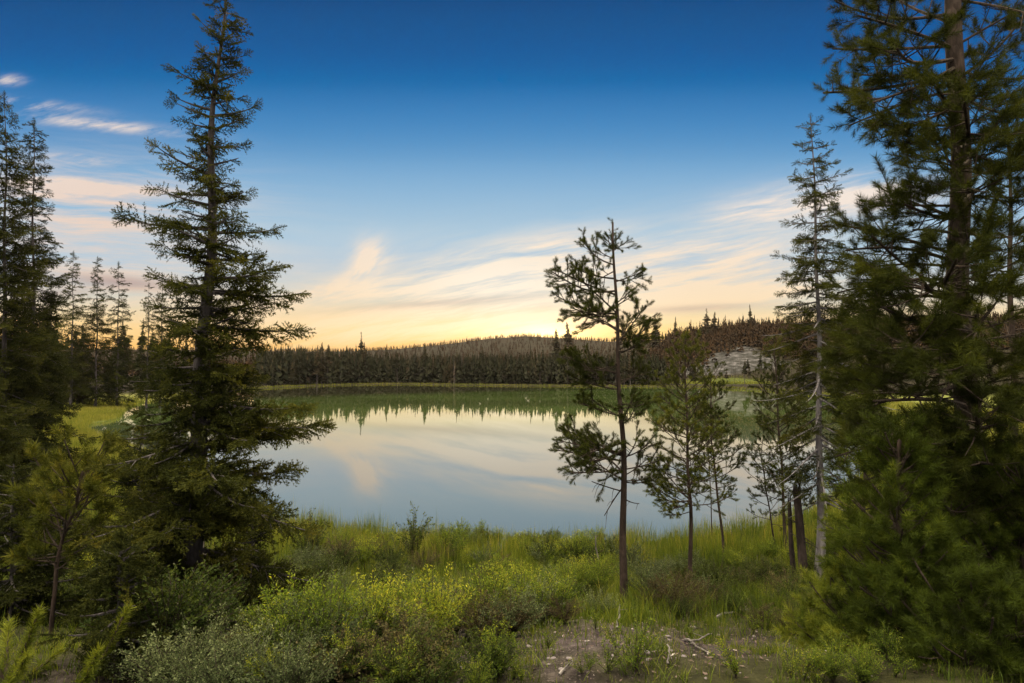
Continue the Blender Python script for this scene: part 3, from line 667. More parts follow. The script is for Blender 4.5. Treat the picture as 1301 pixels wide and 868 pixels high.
# young pines below the big pine
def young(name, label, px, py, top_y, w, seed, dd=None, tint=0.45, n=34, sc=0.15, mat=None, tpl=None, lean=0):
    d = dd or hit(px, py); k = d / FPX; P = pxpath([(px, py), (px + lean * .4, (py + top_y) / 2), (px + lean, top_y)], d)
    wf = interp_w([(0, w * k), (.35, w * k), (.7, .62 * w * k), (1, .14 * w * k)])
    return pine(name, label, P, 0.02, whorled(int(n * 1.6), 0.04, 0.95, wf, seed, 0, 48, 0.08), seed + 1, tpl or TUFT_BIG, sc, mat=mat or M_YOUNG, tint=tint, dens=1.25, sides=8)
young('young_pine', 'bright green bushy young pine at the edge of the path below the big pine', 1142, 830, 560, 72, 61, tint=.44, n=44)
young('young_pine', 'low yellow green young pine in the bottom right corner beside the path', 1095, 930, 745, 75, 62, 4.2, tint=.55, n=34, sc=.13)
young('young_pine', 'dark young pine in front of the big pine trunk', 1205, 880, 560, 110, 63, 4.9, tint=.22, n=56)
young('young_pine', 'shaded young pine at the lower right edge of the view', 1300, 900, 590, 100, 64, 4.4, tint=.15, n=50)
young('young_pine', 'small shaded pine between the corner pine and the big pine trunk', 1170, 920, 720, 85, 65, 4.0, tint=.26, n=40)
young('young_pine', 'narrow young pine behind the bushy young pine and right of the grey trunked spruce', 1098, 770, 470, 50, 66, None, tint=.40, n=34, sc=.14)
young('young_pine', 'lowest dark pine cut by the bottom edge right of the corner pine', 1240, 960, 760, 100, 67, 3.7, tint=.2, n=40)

# ------------------------------------------------------------------ left side: distant tall spruces, undergrowth spruces, young pine shoots
def tall(name, label, px, py, top_y, w, seed, d, n=70, c0=.06, fol=.95, tint=.38, group=None):
    k = d / FPX; P = pxpath([(px, py), (px + 2, (py + top_y) / 2), (px + 3, top_y)], d)
    wf = interp_w([(0, w * k), (.2, w * k), (.45, .72 * w * k), (.75, .36 * w * k), (1, .05 * w * k)])
    return spruce(name, label, P, 0.0085 * (P[-1][2] - P[0][2]), wf, n, c0, seed, SPRAY_MID, min(0.85 * max(.5, d / 38), .42 * w * k), group, False, 5, -22, 1.7, lambda t: fol, tint=tint, sides=8, fill=n // 2)
tall('spruce_tree', 'tall narrow spruce cut by the left edge of the view', 4, 600, 122, 66, 71, 34, 110)
tall('spruce_tree', 'tall narrow spruce just inside the left edge with a pointed top', 40, 592, 156, 52, 72, 37, 105)
tall('spruce_tree', 'shorter spruce behind the two tall spruces at the left edge', 62, 560, 362, 30, 73, 55, 50, .2)
tall('spruce_tree', 'bushy lower spruce at the left edge in front of the two tall spruces', -24, 640, 400, 74, 74, 20, 80, .03, 1.0, .5)
tall('spruce_tree', 'first of three pointed spruces on the meadow edge, with a crooked tip', 90, 519, 322, 24, 75, 92, 60, .12)
tall('spruce_tree', 'dense dark middle one of three pointed spruces on the meadow edge', 121, 519, 329, 23, 76, 94, 64, .08)
tall('spruce_tree', 'open branched third of three pointed spruces on the meadow edge', 148, 519, 336, 25, 77, 96, 46, .1, .8)
tall('spruce_tree', 'thin spruce right of the three pointed spruces, near the tall spruce', 186, 518, 362, 19, 78, 98, 44, .15, .9)
tall('spruce_tree', 'ragged spruce seen just left of the tall spruce trunk', 203, 517, 352, 22, 79, 100, 44, .2, .85)
def low_spruce(label, px, py, top_y, w, seed, d=None, tint=.4, n=44, sc=.24):
    d = d or hit(px, py); k = d / FPX; P = pxpath([(px, py), (px + 1, (py + top_y) / 2), (px + 3, top_y)], d)
    wf = interp_w([(0, w * k), (.3, w * k), (.7, .55 * w * k), (1, .08 * w * k)])
    return spruce('young_spruce', label, P, 0.020, wf, n, 0.04, seed, SPRAY, sc, None, True, 25, -12, 1.9, lambda t: 1.0, fill=40, tint=tint, sides=8)
low_spruce('young spruce crowded against the left side of the tall spruce', 176, 790, 548, 88, 81, None, .34, 56)
low_spruce('pointed young spruce in the left undergrowth behind the bent young pine', 80, 735, 615, 60, 82, None, .44, 46)
low_spruce('young spruce at the left edge above the pine shoots', 14, 790, 590, 80, 83, None, .36, 50)
low_spruce('dark little spruce under the right side of the tall spruce', 318, 790, 640, 62, 84, None, .30, 40)
low_spruce('low spruce in the dark undergrowth at the foot of the tall spruce', 150, 850, 700, 72, 85, None, .26, 40)
d = hit(64, 812); k = d / FPX
P = pxpath([(64, 812), (72, 720), (80, 680), (98, 640), (104, 600)], d)
pine('bent_pine', 'small crooked pine with bare dark stem in the left undergrowth', P, 0.017, whorled(30, 0.5, 0.97, interp_w([(.4, 40 * k), (.7, 52 * k), (1, 20 * k)]), 86, 15, 55, .35), 87, TUFT, 0.16, tint=.52, mat=M_PINE, sides=8)
# young pine leaders reaching into the bottom left corner
def leader_pine(label, base, shoots, d, seed, tint):
    rg = np.random.default_rng(seed); P = pix([base[0], base[0] + 2], [base[1], base[1] - 60], d); P[0, 2] = gz(P[0, 0], P[0, 1]) - .05
    root = thing('young_pine', P[0], label, 'tree'); tb = MB(); tb.tube(np.array([P[0], (P[0] + P[1]) / 2, P[1]]), [.03, .026, .022], 8); crown = MB()
    for (px, py, off, c) in shoots:
        e = pix(px, py, d + off); s = np.linspace(0, 1, 9)[:, None]; q = P[1] + (e - P[1]) * s + np.array([0, 0, -1.0]) * c * np.linalg.norm(e - P[1]) * np.sin(s * np.pi)
        lm = MB(); lm.tube(q, np.linspace(.013, .006, 9), 6); lm.build('limb', B_TWIG, root)
        Ln = np.linalg.norm(e - P[1]); m = max(6, int(Ln / .028)); sv = np.linspace(.12, 1, m); O = path_at(q, sv); D = unit(path_at(q, np.minimum(sv + .05, 1.0)) - path_at(q, sv - .06))
        stamp_mix(crown, TUFT, D + rg.normal(size=(m, 3)) * .05, O - D * .06, np.full(m, .115), tint + .25 * (sv - .6) + rg.normal(size=m) * .05, rg, 2.0)
    tb.build('trunk', B_TWIG, root, True); crown.build('crown', M_YOUNG, root); return root
leader_pine('young pine with a long upswept bright shoot in the bottom left corner', (95, 930), [(156, 784, 0, .14), (120, 835, -.2, .1), (60, 850, .1, .05), (135, 860, .2, .1)], 3.4, 91, .72)
leader_pine('young pine with upright yellow tipped shoots at the bottom left edge', (5, 930), [(46, 786, 0, .1), (10, 800, .2, 0), (30, 840, -.2, .05), (-20, 820, 0, 0), (66, 835, .2, .1)], 3.3, 92, .66)

# ------------------------------------------------------------------ left forest and the far shore
def conifer_tpl(seed, h, w, c0, n, tw, dead=False, bare=0.0):
    """a whole distant conifer: trunk plus drooping fronds"""
    rg = np.random.default_rng(seed); mb = MB(); s = np.linspace(0, 1, 7)
    bend = rg.normal(size=2) * 0.015 * h
    q = np.stack([bend[0] * s ** 2, bend[1] * s ** 2, h * s], 1); q[0, 2] = -0.6
    mb.tube(q, np.linspace(tw, tw * .12, 7), 5, .5, 1)
    if dead:
        for k in range(n):
            t = rg.uniform(.25, .97); an = rg.uniform(0, 6.283); l = w * (1.05 - t) * rg.uniform(.3, 1); p = path_at(q, t)
            mb.tube(np.array([p, p + [l * math.cos(an), l * math.sin(an), rg.uniform(-.3, .1) * l]]), [tw * .22, tw * .06], 3, .5, 1, False)
        return mb
    t = c0 + (1 - c0) * rg.beta(1.0, 1.15, n); t.sort(); an = rg.uniform(0, 6.283, n)
    tt = (t - c0) / (1 - c0); L = w * np.minimum(1.0, (1.04 - tt) * 1.25) * rg.uniform(.45, 1.12, n) + .03 * w; L *= 1 + .25 * np.sin(tt * 21 + seed)
    b = path_at(q, t); di = np.stack([np.cos(an), np.sin(an), 0 * an], 1); sd = np.stack([-np.sin(an), np.cos(an), 0 * an], 1)
    dr = rg.uniform(-.10, .55, n) * (1 - .8 * tt); wd = L * rg.uniform(.16, .34, n)
    mid = b + di * (L * .55)[:, None] + np.array([0, 0, 1.0]) * (-dr * L * .35)[:, None]; tip = b + di * L[:, None] + np.array([0, 0, 1.0]) * (-dr * L)[:, None]
    lo = mid - np.array([0, 0, 1.0]) * (wd * .9)[:, None]
    V = np.stack([b + [0, 0, .02 * h], mid + sd * wd[:, None], tip, mid - sd * wd[:, None], lo], 1).reshape(-1, 3)
    o = np.arange(n)[:, None] * 5; T = np.concatenate([o + [0, 1, 2], o + [0, 2, 3], o + [0, 4, 2]])
    mb.add(V, T, None, np.repeat(.5 + rg.normal(size=n) * .14 + .16 * (tt - .5), 5), 0)
    return mb
m, gm = new_mat('far_trunks')
cc = gm.ramp(gm.objrand(), [(0.0, (0.04, 0.032, 0.028)), (0.6, (0.075, 0.062, 0.055)), (1.0, (0.14, 0.12, 0.115))]); out(gm, principled(gm, cc, .9, .1).outputs[0]); B_FAR = m
FAR = [conifer_tpl(100 + k, 10, rw, c0, 330, .14).mesh('far_conifer', [M_FAR, B_FAR]) for k, (rw, c0) in enumerate([(1.5, .12), (1.2, .3), (1.7, .2), (1.0, .4), (1.35, .08), (1.15, .5), (1.6, .35), (.9, .2)])]
FAR_DEAD = [conifer_tpl(120 + k, 9, 1.3, .2, 46, .085, True).mesh('far_dead_conifer', [M_FAR, B_FAR]) for k in range(3)]
rg = np.random.default_rng(77)
def far_tree(x, y, h, dead, label, group, cat='tree', wide=1.0, base='far_conifer'):
    me = FAR_DEAD[rg.integers(3)] if dead else FAR[rg.integers(len(FAR))]
    o = bpy.data.objects.new('dead_conifer' if dead else base, me); C.objects.link(o); s = h / (9 if dead else 10)
    o.location = (x, y, gz(x, y) - .1); o.rotation_euler = (rg.normal() * .015, rg.normal() * .015, rg.uniform(0, 6.28)); o.scale = (s * wide, s * wide, s)
    return tag(o, label, cat, group)
# left forest behind the meadow and the inlet
for k in range(62):
    px = rg.uniform(-60, 345); d = rg.uniform(96, 150); x = (px - 650) / FPX * d
    if shore_dist(np.array([x]), np.array([d]))[0] < 1.5: continue
    dead = rg.uniform() < .16; h = rg.uniform(9, 14) * (1.1 if px < 230 else .92)
    far_tree(x, d, h, dead, 'grey leafless dead conifer in the forest behind the left meadow' if dead else 'dark conifer in the forest wall behind the left meadow', 'dead conifers in the left forest' if dead else 'conifers of the left forest', wide=1.15)
n = 0
while n < 205:
    px = rg.uniform(335, 1120); a = (px - 650) / FPX
    yy = np.linspace(120, 300, 180); sdv = shore_dist(a * yy, yy); q = np.where((sdv > 0) & (yy > 140 if px < 840 else sdv > 0))[0]
    if not len(q): continue
    d = yy[q[0]] + 2 + abs(rg.normal()) * 13 + rg.uniform(0, 6); x = a * d
    if 870 < px < 985 and d < 250 and rg.uniform() < .85: continue
    if px > 840 and d < 180: d += 20; x = a * d
    dead = rg.uniform() < (.12 if px < 780 else .30); h = (rg.uniform(7.5, 12.5) if px < 480 else rg.choice([rg.uniform(5.5, 9.0), rg.uniform(8.5, 12.0)], p=[.6, .4])) * (1.0 if px < 800 else .85) * (1.12 if d > 225 else 1)
    side = 'left of the lone pine' if px < 770 else 'right of the lone pine'
    far_tree(x, d, h, dead, ('grey dead conifer along the far shore ' if dead else 'dark conifer in the forest along the far shore ') + side, ('dead conifers of the far shore ' if dead else 'conifers of the far shore ') + side); n += 1
# trees that stand out on the skyline
for px, ty, d, lb in [(724, 409, 300, 'broad skyline tree left of the lone pine trunk'), (834, 399, 330, 'pointed skyline conifer right of the lone pine'), (858, 402, 330, 'slim skyline conifer right of the pointed skyline conifer'),
                      (898, 392, 288, 'leafy broad topped skyline tree above the pale rock slope'), (907, 396, 292, 'smaller skyline tree touching the broad topped one'), (954, 386, 288, 'tallest pointed conifer on the right skyline'),
                      (944, 400, 286, 'conifer left beside the tallest one on the right skyline'), (708, 418, 310, 'small skyline tree left of the broad skyline tree'), (459, 422, 235, 'taller conifer near the left end of the far shore'), (978, 402, 284, 'conifer on the right skyline near the grey trunked spruce')]:
    a = (px - 650.5) / FPX; x = a * d; top = CAM_H + (465 - ty) / FPX * d; far_tree(x, d, max(6, top - gz(x, d)), False, lb, 'skyline trees', wide=.9 if 'broad' not in lb else 1.5)
# small dark pines scattered in front of the rock slope and on the clearing
for k in range(16):
    px = rg.uniform(850, 985); d = rg.uniform(228, 246); x = (px - 650) / FPX * d
    far_tree(x, d, rg.uniform(3.5, 6.5), rg.uniform() < .3, 'small conifer below the pale rock slope on the right hillside', 'small conifers below the rock slope', wide=1.2)
for k in range(12):
    px = rg.uniform(872, 990); d = rg.uniform(240, 268); x = (px - 650) / FPX * d
    far_tree(x, d, rg.uniform(4, 7), True, 'grey dead tree standing on the pale rock slope', 'dead trees on the rock slope')
# the wooded hills behind: one mass of trees
def forest_mass(name, n, seed, p0=-150, p1=1500, d0=245, dd=760, pw=1.35, label='dense conifer forest covering the hills behind the lake', shore=False, mat=None):
    r2 = np.random.default_rng(seed); mb = MB(); px = r2.uniform(p0, p1, n); d = d0 + dd * r2.uniform(0, 1, n) ** pw; x = (px - 650) / FPX * d
    zz = ground_z(x, d); e1 = ((x - 80) / 20) ** 2 + ((d - 252) / 19) ** 2; e2 = ((x - 66) / 22) ** 2 + ((d - 222) / 17) ** 2; sdv = shore_dist(x, d)
    keep = (e1 > 1.0 + .5 * r2.normal(size=n)) & (e2 > 1) & (sdv > 6) & ((d > 250) | (px < 840) | shore)
    if shore: keep &= (sdv < 34)
    x, d, px, zz = x[keep], d[keep], px[keep], zz[keep]; n = len(x)
    h = np.where(px < 470, 1.18, 1.0) * (5.6 + 5.2 * r2.beta(2.2, 1.8, n)) if shore else r2.uniform(5.0, 9.5, n) * np.where((d > 420), .62, 1.0) * np.where(r2.uniform(size=n) < .05, 1.25, 1.0); w = h * (r2.uniform(.08, .17, n) if shore else r2.uniform(.14, .24, n)); ty = np.full(n, 0)
    tpl = []
    for sd in range(5):
        r3 = np.random.default_rng(sd + 500); k = 26; t = .12 + .88 * r3.beta(1, 1.1, k); an = r3.uniform(0, 6.283, k); L = np.minimum(1, 1.2 * (1.05 - t)) * r3.uniform(.6, 1.1, k)
        b = np.stack([0 * t, 0 * t, t + .05], 1); tip = np.stack([np.cos(an) * L, np.sin(an) * L, t - .06], 1); sdv = np.stack([-np.sin(an), np.cos(an), 0 * an], 1) * (L * .5)[:, None]
        mid = (b * .45 + tip * .55); V = np.stack([b, mid + sdv, tip - [0, 0, .02], mid - sdv], 1).reshape(-1, 3); o = np.arange(k)[:, None] * 4
        tpl.append((V, np.concatenate([o + [0, 1, 2], o + [0, 2, 3]]), np.repeat(r3.normal(size=k) * .1, 4)))
    pick = r2.integers(0, 5, n); rz = r2.uniform(0, 6.283, n); M = np.zeros((n, 3, 3)); M[:, 0, 0] = w * np.cos(rz); M[:, 0, 1] = -w * np.sin(rz); M[:, 1, 0] = w * np.sin(rz); M[:, 1, 1] = w * np.cos(rz); M[:, 2, 2] = h
    tint = .5 + r2.normal(size=n) * (.28 if shore else .16)
    for q in range(5):
        s = pick == q; mb.stamp(tpl[q], M[s], np.stack([x, d, zz - .2], 1)[s], tint[s])
    return tag(mb.build(name, mat or M_HILL), label, None, None, 'stuff')
forest_mass('hillside_forest', 15000, 9)
forest_mass('shore_forest', 5600, 29, 325, 845, 200, 66, 1.0, 'dense wall of conifers behind the front row of trees on the far shore', True, M_FAR)
forest_mass('ridge_forest', 5200, 19, 775, 1350, 246, 70, .8, 'dark conifer forest on the ridge above the pale rock slope')

# ------------------------------------------------------------------ shrubs
def shrub_tpl(name, seed, h, w, stems, leaves, ll, lw, mat, upright=.6, twig=B_TWIG, label='', cat='shrub', group=None, cl=0.35):
    rg = np.random.default_rng(seed); root = thing(name, (0, 0, 0), label, cat, group); st = MB(); lf = MB(); P = []; D = []; Z = []
    per = max(6, leaves // stems)
    for k in range(stems):                             # upright leafy shoots from one crown
        an = rg.uniform(0, 6.283); sp = w * math.sqrt(rg.uniform(0.02, 1.0)); hh = h * rg.uniform(.55, 1.08) * (1 - .38 * (sp / w) ** 2); s = np.linspace(0, 1, 7)[:, None]
        e = np.array([math.cos(an) * sp, math.sin(an) * sp, hh]); q = e * s; q[:, :2] *= (.25 + .75 * s ** upright); q += rg.normal(size=(7, 3)) * .018 * h * s; q[0, 2] = -.06
        st.tube(q, np.linspace(.0065, .0015, 7) * (.35 + .65 * h), 4, cap=False)
        f = rg.uniform(.16, 1.0, per) ** .85; p = path_at(q, f); tn = unit(path_at(q, np.minimum(f + .06, 1.02)) - path_at(q, f - .08)); rd = unit(np.cross(tn, rg.normal(size=(per, 3))))
        P.append(p + rd * .012 * h); D.append(unit(tn * rg.uniform(.35, 1.0, (per, 1)) + rd * .8))
        for b in range(max(1, per // 26)):             # short side shoots
            s0 = rg.uniform(.3, .9); p = path_at(q, s0); dd = unit(rg.normal(size=3) * .5 + [.5 * math.cos(an), .5 * math.sin(an), 1.0]); l = rg.uniform(.10, .26) * h; c = max(4, per // 5)
            st.tube(np.array([p, p + dd * l]), [.002, .001], 3, cap=False); f = rg.uniform(.1, 1.0, c)[:, None]; rd = unit(np.cross(dd[None], rg.normal(size=(c, 3)))); P.append(p + dd * l * f); D.append(unit(dd * rg.uniform(.35, 1.0, (c, 1)) + rd * .8))
    P = np.concatenate(P); D = np.concatenate(D); n = len(P); sc = rg.uniform(.55, 1.3, n)[:, None]; sd = unit(np.cross(D, rg.normal(size=(n, 3)))); nm = np.cross(D, sd)
    V = np.stack([P, P + D * ll * sc * .45 + sd * lw * sc + nm * lw * .35, P + D * ll * sc - nm * ll * .12, P + D * ll * sc * .45 - sd * lw * sc + nm * lw * .35], 1).reshape(-1, 3); o = np.arange(n)[:, None] * 4
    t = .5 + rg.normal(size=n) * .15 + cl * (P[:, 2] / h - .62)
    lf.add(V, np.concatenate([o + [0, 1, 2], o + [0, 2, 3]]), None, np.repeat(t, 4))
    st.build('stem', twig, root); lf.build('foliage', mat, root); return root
used = {}
def plant(tpls, px, py, sc, label, group, d=None, sq=1.0):
    if (762 < px < 822 and 742 < py < 815) or (px < 185 and py > 800): return None
    d = d or hit(px, py); x = (px - 650.5) / FPX * d; t = tpls[rg.integers(len(tpls))]; loc = (x, d, gz(x, d)); rz = rg.uniform(0, 6.283)
    if t.name not in used:
        used[t.name] = 1; t.location = [float(v) for v in loc]; t.rotation_euler = (0, 0, rz); t.scale = (sc * sq, sc * sq, sc); t['label'] = label; t['group'] = group
        if group is None: del t['group']
        return t
    c = copy_thing(t, loc, rz, (sc * sq, sc * sq, sc), label)
    if group: c['group'] = group
    elif 'group' in c: del c['group']
    return c
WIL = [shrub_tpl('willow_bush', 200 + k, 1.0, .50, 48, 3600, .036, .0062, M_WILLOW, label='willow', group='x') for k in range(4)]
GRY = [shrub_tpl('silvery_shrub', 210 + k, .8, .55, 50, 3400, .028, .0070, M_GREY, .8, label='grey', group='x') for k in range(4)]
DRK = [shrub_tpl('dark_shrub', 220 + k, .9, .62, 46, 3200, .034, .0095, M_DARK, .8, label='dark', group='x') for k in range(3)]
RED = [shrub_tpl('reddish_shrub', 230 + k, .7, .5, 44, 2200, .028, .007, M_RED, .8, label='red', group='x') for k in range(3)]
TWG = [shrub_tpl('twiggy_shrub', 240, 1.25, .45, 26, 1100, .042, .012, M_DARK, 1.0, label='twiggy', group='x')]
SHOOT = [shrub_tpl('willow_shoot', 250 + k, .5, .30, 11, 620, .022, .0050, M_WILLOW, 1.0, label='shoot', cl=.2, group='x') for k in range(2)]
def scatter(tpls, n, x0, x1, y0, y1, s0, s1, label, group, sq=1.1):
    for k in range(n): plant(tpls, rg.uniform(x0, x1), rg.uniform(y0, y1), rg.uniform(s0, s1) * .74, label, group, sq=sq)
# the sunlit hedge of shrubs along the path edge, rising from left to right
for k, f in enumerate(np.linspace(0, 1, 72)):
    px = 340 + 440 * f + rg.normal() * 10; py = 862 - 82 * f + abs(rg.normal()) * -16 + 6
    kind = [GRY, WIL, DRK, GRY, WIL, RED, WIL, GRY][(k * 5) % 8]
    plant(kind, px, py, rg.uniform(.30, .56) * (1.0 if kind is not DRK else .8), ('yellow green willow' if kind is WIL else 'silvery leaved shrub' if kind is GRY else 'dark green shrub' if kind is DRK else 'reddish brown shrub') + ' in the bright thicket left of the footpath', ('willows' if kind is WIL else 'silvery shrubs' if kind is GRY else 'dark shrubs' if kind is DRK else 'reddish shrubs') + ' of the thicket beside the path', sq=1.15)
scatter(GRY, 20, 190, 450, 848, 905, .34, .60, 'silvery shrub along the bottom edge left of the footpath', 'silvery shrubs of the bottom edge')
scatter(WIL, 10, 330, 640, 842, 895, .24, .42, 'low yellow green willow at the bottom edge beside the footpath', 'willows of the bottom edge')
scatter(DRK, 9, 380, 640, 842, 895, .3, .5, 'low dark green shrub at the bottom edge beside the footpath', 'dark shrubs of the bottom edge')
scatter(RED, 7, 330, 550, 840, 885, .5, .75, 'reddish low shrub in the shade of the bright thicket', 'reddish shrubs under the thicket')
scatter(DRK, 10, 360, 520, 700, 775, .75, 1.05, 'dark green shrub right of the foot of the tall spruce', 'dark shrubs right of the tall spruce')
scatter(GRY, 7, 380, 470, 715, 770, .7, 1.0, 'silvery shrub right of the foot of the tall spruce', 'silvery shrubs right of the tall spruce')
scatter(GRY, 20, 390, 800, 690, 730, .8, 1.25, 'silvery shrub standing in the middle of the sedge belt', 'silvery shrubs in the sedge belt')
scatter(WIL, 24, 390, 800, 692, 728, .8, 1.25, 'willow standing in the middle of the sedge belt', 'willows in the sedge belt')
scatter(RED, 16, 420, 780, 695, 750, .9, 1.4, 'reddish shrub in the middle of the sedge belt', 'reddish shrubs in the sedge belt')
scatter(DRK, 14, 400, 780, 695, 730, .8, 1.25, 'dark rounded shrub in the middle of the sedge belt', 'dark shrubs in the sedge belt')
scatter(WIL, 12, 590, 780, 722, 765, .6, .85, 'yellow green willow between the sedge belt and the bright thicket', 'willows between sedge and thicket')
scatter(GRY, 6, 620, 760, 730, 760, .6, .85, 'silvery shrub between the sedge belt and the bright thicket', 'silvery shrubs between sedge and thicket')
scatter(GRY, 13, 800, 900, 725, 775, .75, 1.0, 'silvery shrub at the feet of the slim pines', 'silvery shrubs under the slim pines')
scatter(RED, 10, 830, 1000, 745, 780, .8, 1.05, 'reddish brown shrub in the shade below the snag', 'reddish shrubs below the snag')
scatter(DRK, 13, 860, 1040, 735, 780, .7, 1.0, 'dark shrub in the shade between slim pines and grey trunked spruce', 'dark shrubs below the snag')
scatter(WIL, 8, 800, 1000, 705, 735, .6, .8, 'willow behind the slim pines at the edge of the sedge', 'willows behind the slim pines')
scatter(DRK, 9, 1030, 1100, 690, 740, .9, 1.2, 'dark shrub right of the grey trunked spruce', 'dark shrubs by the grey trunked spruce')
scatter(WIL, 8, 395, 700, 690, 712, .55, .8, 'small willow among the sedge at the water edge', 'willows at the water edge')
scatter(DRK, 30, -20, 330, 700, 880, .55, .9, 'dark shrub in the shaded undergrowth left of the tall spruce', 'dark shrubs of the left undergrowth')
scatter(WIL, 10, -10, 160, 650, 760, .8, 1.2, 'willow bush in the left undergrowth', 'willows of the left undergrowth')
plant(TWG, 527, 716, 1.15, 'tall twiggy shrub rising above the sedge against the water', None)
plant(TWG, 400, 712, .95, 'twiggy shrub near the tall spruce, its tip against the water', None)
plant(SHOOT, 806, 858, .62, 'bright yellow green willow seedling alone on the bare footpath', None, sq=1.0)
plant(SHOOT, 770, 860, .42, 'smaller yellow green seedling left of the willow seedling on the footpath', None)
scatter(RED, 14, 640, 1030, 772, 806, .35, .6, 'low brown shrub along the upper edge of the footpath', 'brown shrubs at the upper path edge')
scatter(DRK, 10, 640, 1030, 770, 796, .3, .55, 'low dark shrub along the upper edge of the footpath', 'dark shrubs at the upper path edge')
scatter(SHOOT, 12, 640, 960, 800, 870, .25, .42, 'tiny green sprout on the footpath', 'sprouts on the footpath')
scatter(WIL, 9, 1020, 1200, 815, 880, .15, .28, 'low willow at the right end of the footpath under the young pines', 'willows at the right end of the footpath')
scatter(SHOOT, 22, 930, 1130, 790, 880, .35, .6, 'small green sprout at the path edge beside the young pines', 'sprouts by the young pines')
for t in WIL + GRY + DRK + RED + TWG + SHOOT:
    if t.name not in used:
        for ch in list(t.children): bpy.data.objects.remove(ch)
        bpy.data.objects.remove(t)

# ------------------------------------------------------------------ grasses
def blades(name, x, y, h, w, mat, label, seed, lean=.25, tint=0.5):
    r2 = np.random.default_rng(seed); n = len(x); z = ground_z(x, y); b = np.stack([x, y, z - .02], 1); a = r2.uniform(0, 6.283, n); l = np.abs(r2.normal(size=n)) * lean
    dv = np.stack([np.cos(a) * l, np.sin(a) * l, np.ones(n)], 1); f = r2.uniform(0, 6.283, n); sd = np.stack([np.cos(f), np.sin(f), 0 * f], 1) * (w / 2)[:, None]; hh = h[:, None]
    mid = b + dv * hh * .5 * [[.6, .6, 1.05]]; tip = b + dv * hh
    V = np.stack([b - sd, b + sd, mid - sd * .75, mid + sd * .75, tip], 1).reshape(-1, 3); o = np.arange(n)[:, None] * 5
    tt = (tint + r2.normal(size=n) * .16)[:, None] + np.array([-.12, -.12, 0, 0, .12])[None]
    mb = MB(); mb.add(V, o + [2, 3, 4], o + [0, 1, 3, 2], tt.reshape(-1)); return tag(mb.build(name, mat), label, None, None, 'stuff')
def sample(n, x0, x1, y0, y1, seed, fn):
    r2 = np.random.default_rng(seed); x = r2.uniform(x0, x1, n); y = r2.uniform(y0, y1, n); k = r2.uniform(size=n) < fn(x, y); return x[k], y[k], r2
def clump(x, y, wl=1.2, lo=-.2): return np.clip((wobble(x, y, wl, 3) - lo) * 1.4, 0, 1)
x, y, r2 = sample(420000, -24, 34, 14.5, 40, 301, lambda x, y: (lambda s: ((s > -.25) & (s < 7.5)) * (.35 + .65 * clump(x, y, 1.5, -.5)) * np.clip((s + .6) / .8, .25, 1) * np.clip((8.5 - s) / 4, .1, 1) * np.clip(26 / y, .2, 1) ** 1.5 * (np.abs(x) < y * .82))(shore_dist(x, y)))
s = shore_dist(x, y); blades('shore_sedge', x, y, r2.uniform(.28, .80, len(x)) * np.where(r2.uniform(size=len(x)) < .04, 1.35, 1) * (.62 + .55 * clump(x, y, 2.2, -.6)), r2.uniform(.007, .013, len(x)) * np.clip(y / 20, 1, 2), M_GRASS, 'tall yellow green sedge along the near shore', 302, .18, .52 + .10 * wobble(x, y, 2.5, 2))
x, y, r2 = sample(330000, -13, 16, 4.5, 19, 303, lambda x, y: (.25 + .75 * clump(x, y, 1.8, -.3)) * (np.abs(x) < y * .85) * np.clip((y - 5.2 - .42 * (x - 1.5) * (x > -1.5)) / 1.3, .05, 1) * np.clip(9 / y, 0, 1) ** .8)
blades('bank_grass', x, y, r2.uniform(.10, .36, len(x)) * np.clip((y - 1) / 7, .45, 1.25), r2.uniform(.004, .009, len(x)), M_GRASS, 'rough green grass between the shrubs on the bank', 304, .45, .36 + .12 * wobble(x, y, 3.0, 2))
x, y, r2 = sample(260000, -4.5, 5.5, 3.2, 8.0, 305, lambda x, y: (clump(x, y, .7, .05) * .45 + .04 + .6 * sstep(2.6, 3.6, x)) * (np.abs(x) < y * .9))
blades('path_grass', x, y, r2.uniform(.03, .11, len(x)), r2.uniform(.003, .006, len(x)), M_GRASS, 'sparse short grass on the trodden path', 306, .6, .38 + 0 * x)
x, y, r2 = sample(420000, -75, -9, 28, 112, 307, lambda x, y: (shore_dist(x, y) > -.2) * np.clip(45 / y, 0, 1) * (np.abs(x) < y * .80))
blades('meadow_grass', x, y, r2.uniform(.35, .75, len(x)) * np.where(y > 70, .8, 1), r2.uniform(.014, .030, len(x)) * np.clip(y / 40, 1, 3), M_MEADOW, 'pale yellow grass of the wet meadow on the left shore', 308, .3, .55 + .15 * wobble(x, y, 14, 3))
x, y, r2 = sample(200000, -75, 90, 95, 262, 309, lambda x, y: (lambda s: ((s > -.3) & (s < 3.5)) * (x > -70) | ((((x - 66) / 22) ** 2 + ((y - 222) / 16) ** 2 < 1) & (s > 0)))(shore_dist(x, y)) * .6)
blades('far_shore_grass', x, y, r2.uniform(.3, .7, len(x)), r2.uniform(.07, .14, len(x)), M_MEADOW, 'strip of pale grass along the far shore', 310, .4, .45 + .1 * wobble(x, y, 20, 2))
x, y, r2 = sample(90000, 12, 60, 24, 140, 311, lambda x, y: (lambda s: (s > -.2) & (s < 12))(shore_dist(x, y)) * np.clip(50 / y, 0, 1))
blades('right_shore_grass', x, y, r2.uniform(.35, .8, len(x)), r2.uniform(.02, .05, len(x)) * np.clip(y / 40, 1, 3), M_MEADOW, 'tan and yellow grass of the right shore seen through the pines', 312, .3, .65 + 0 * x)

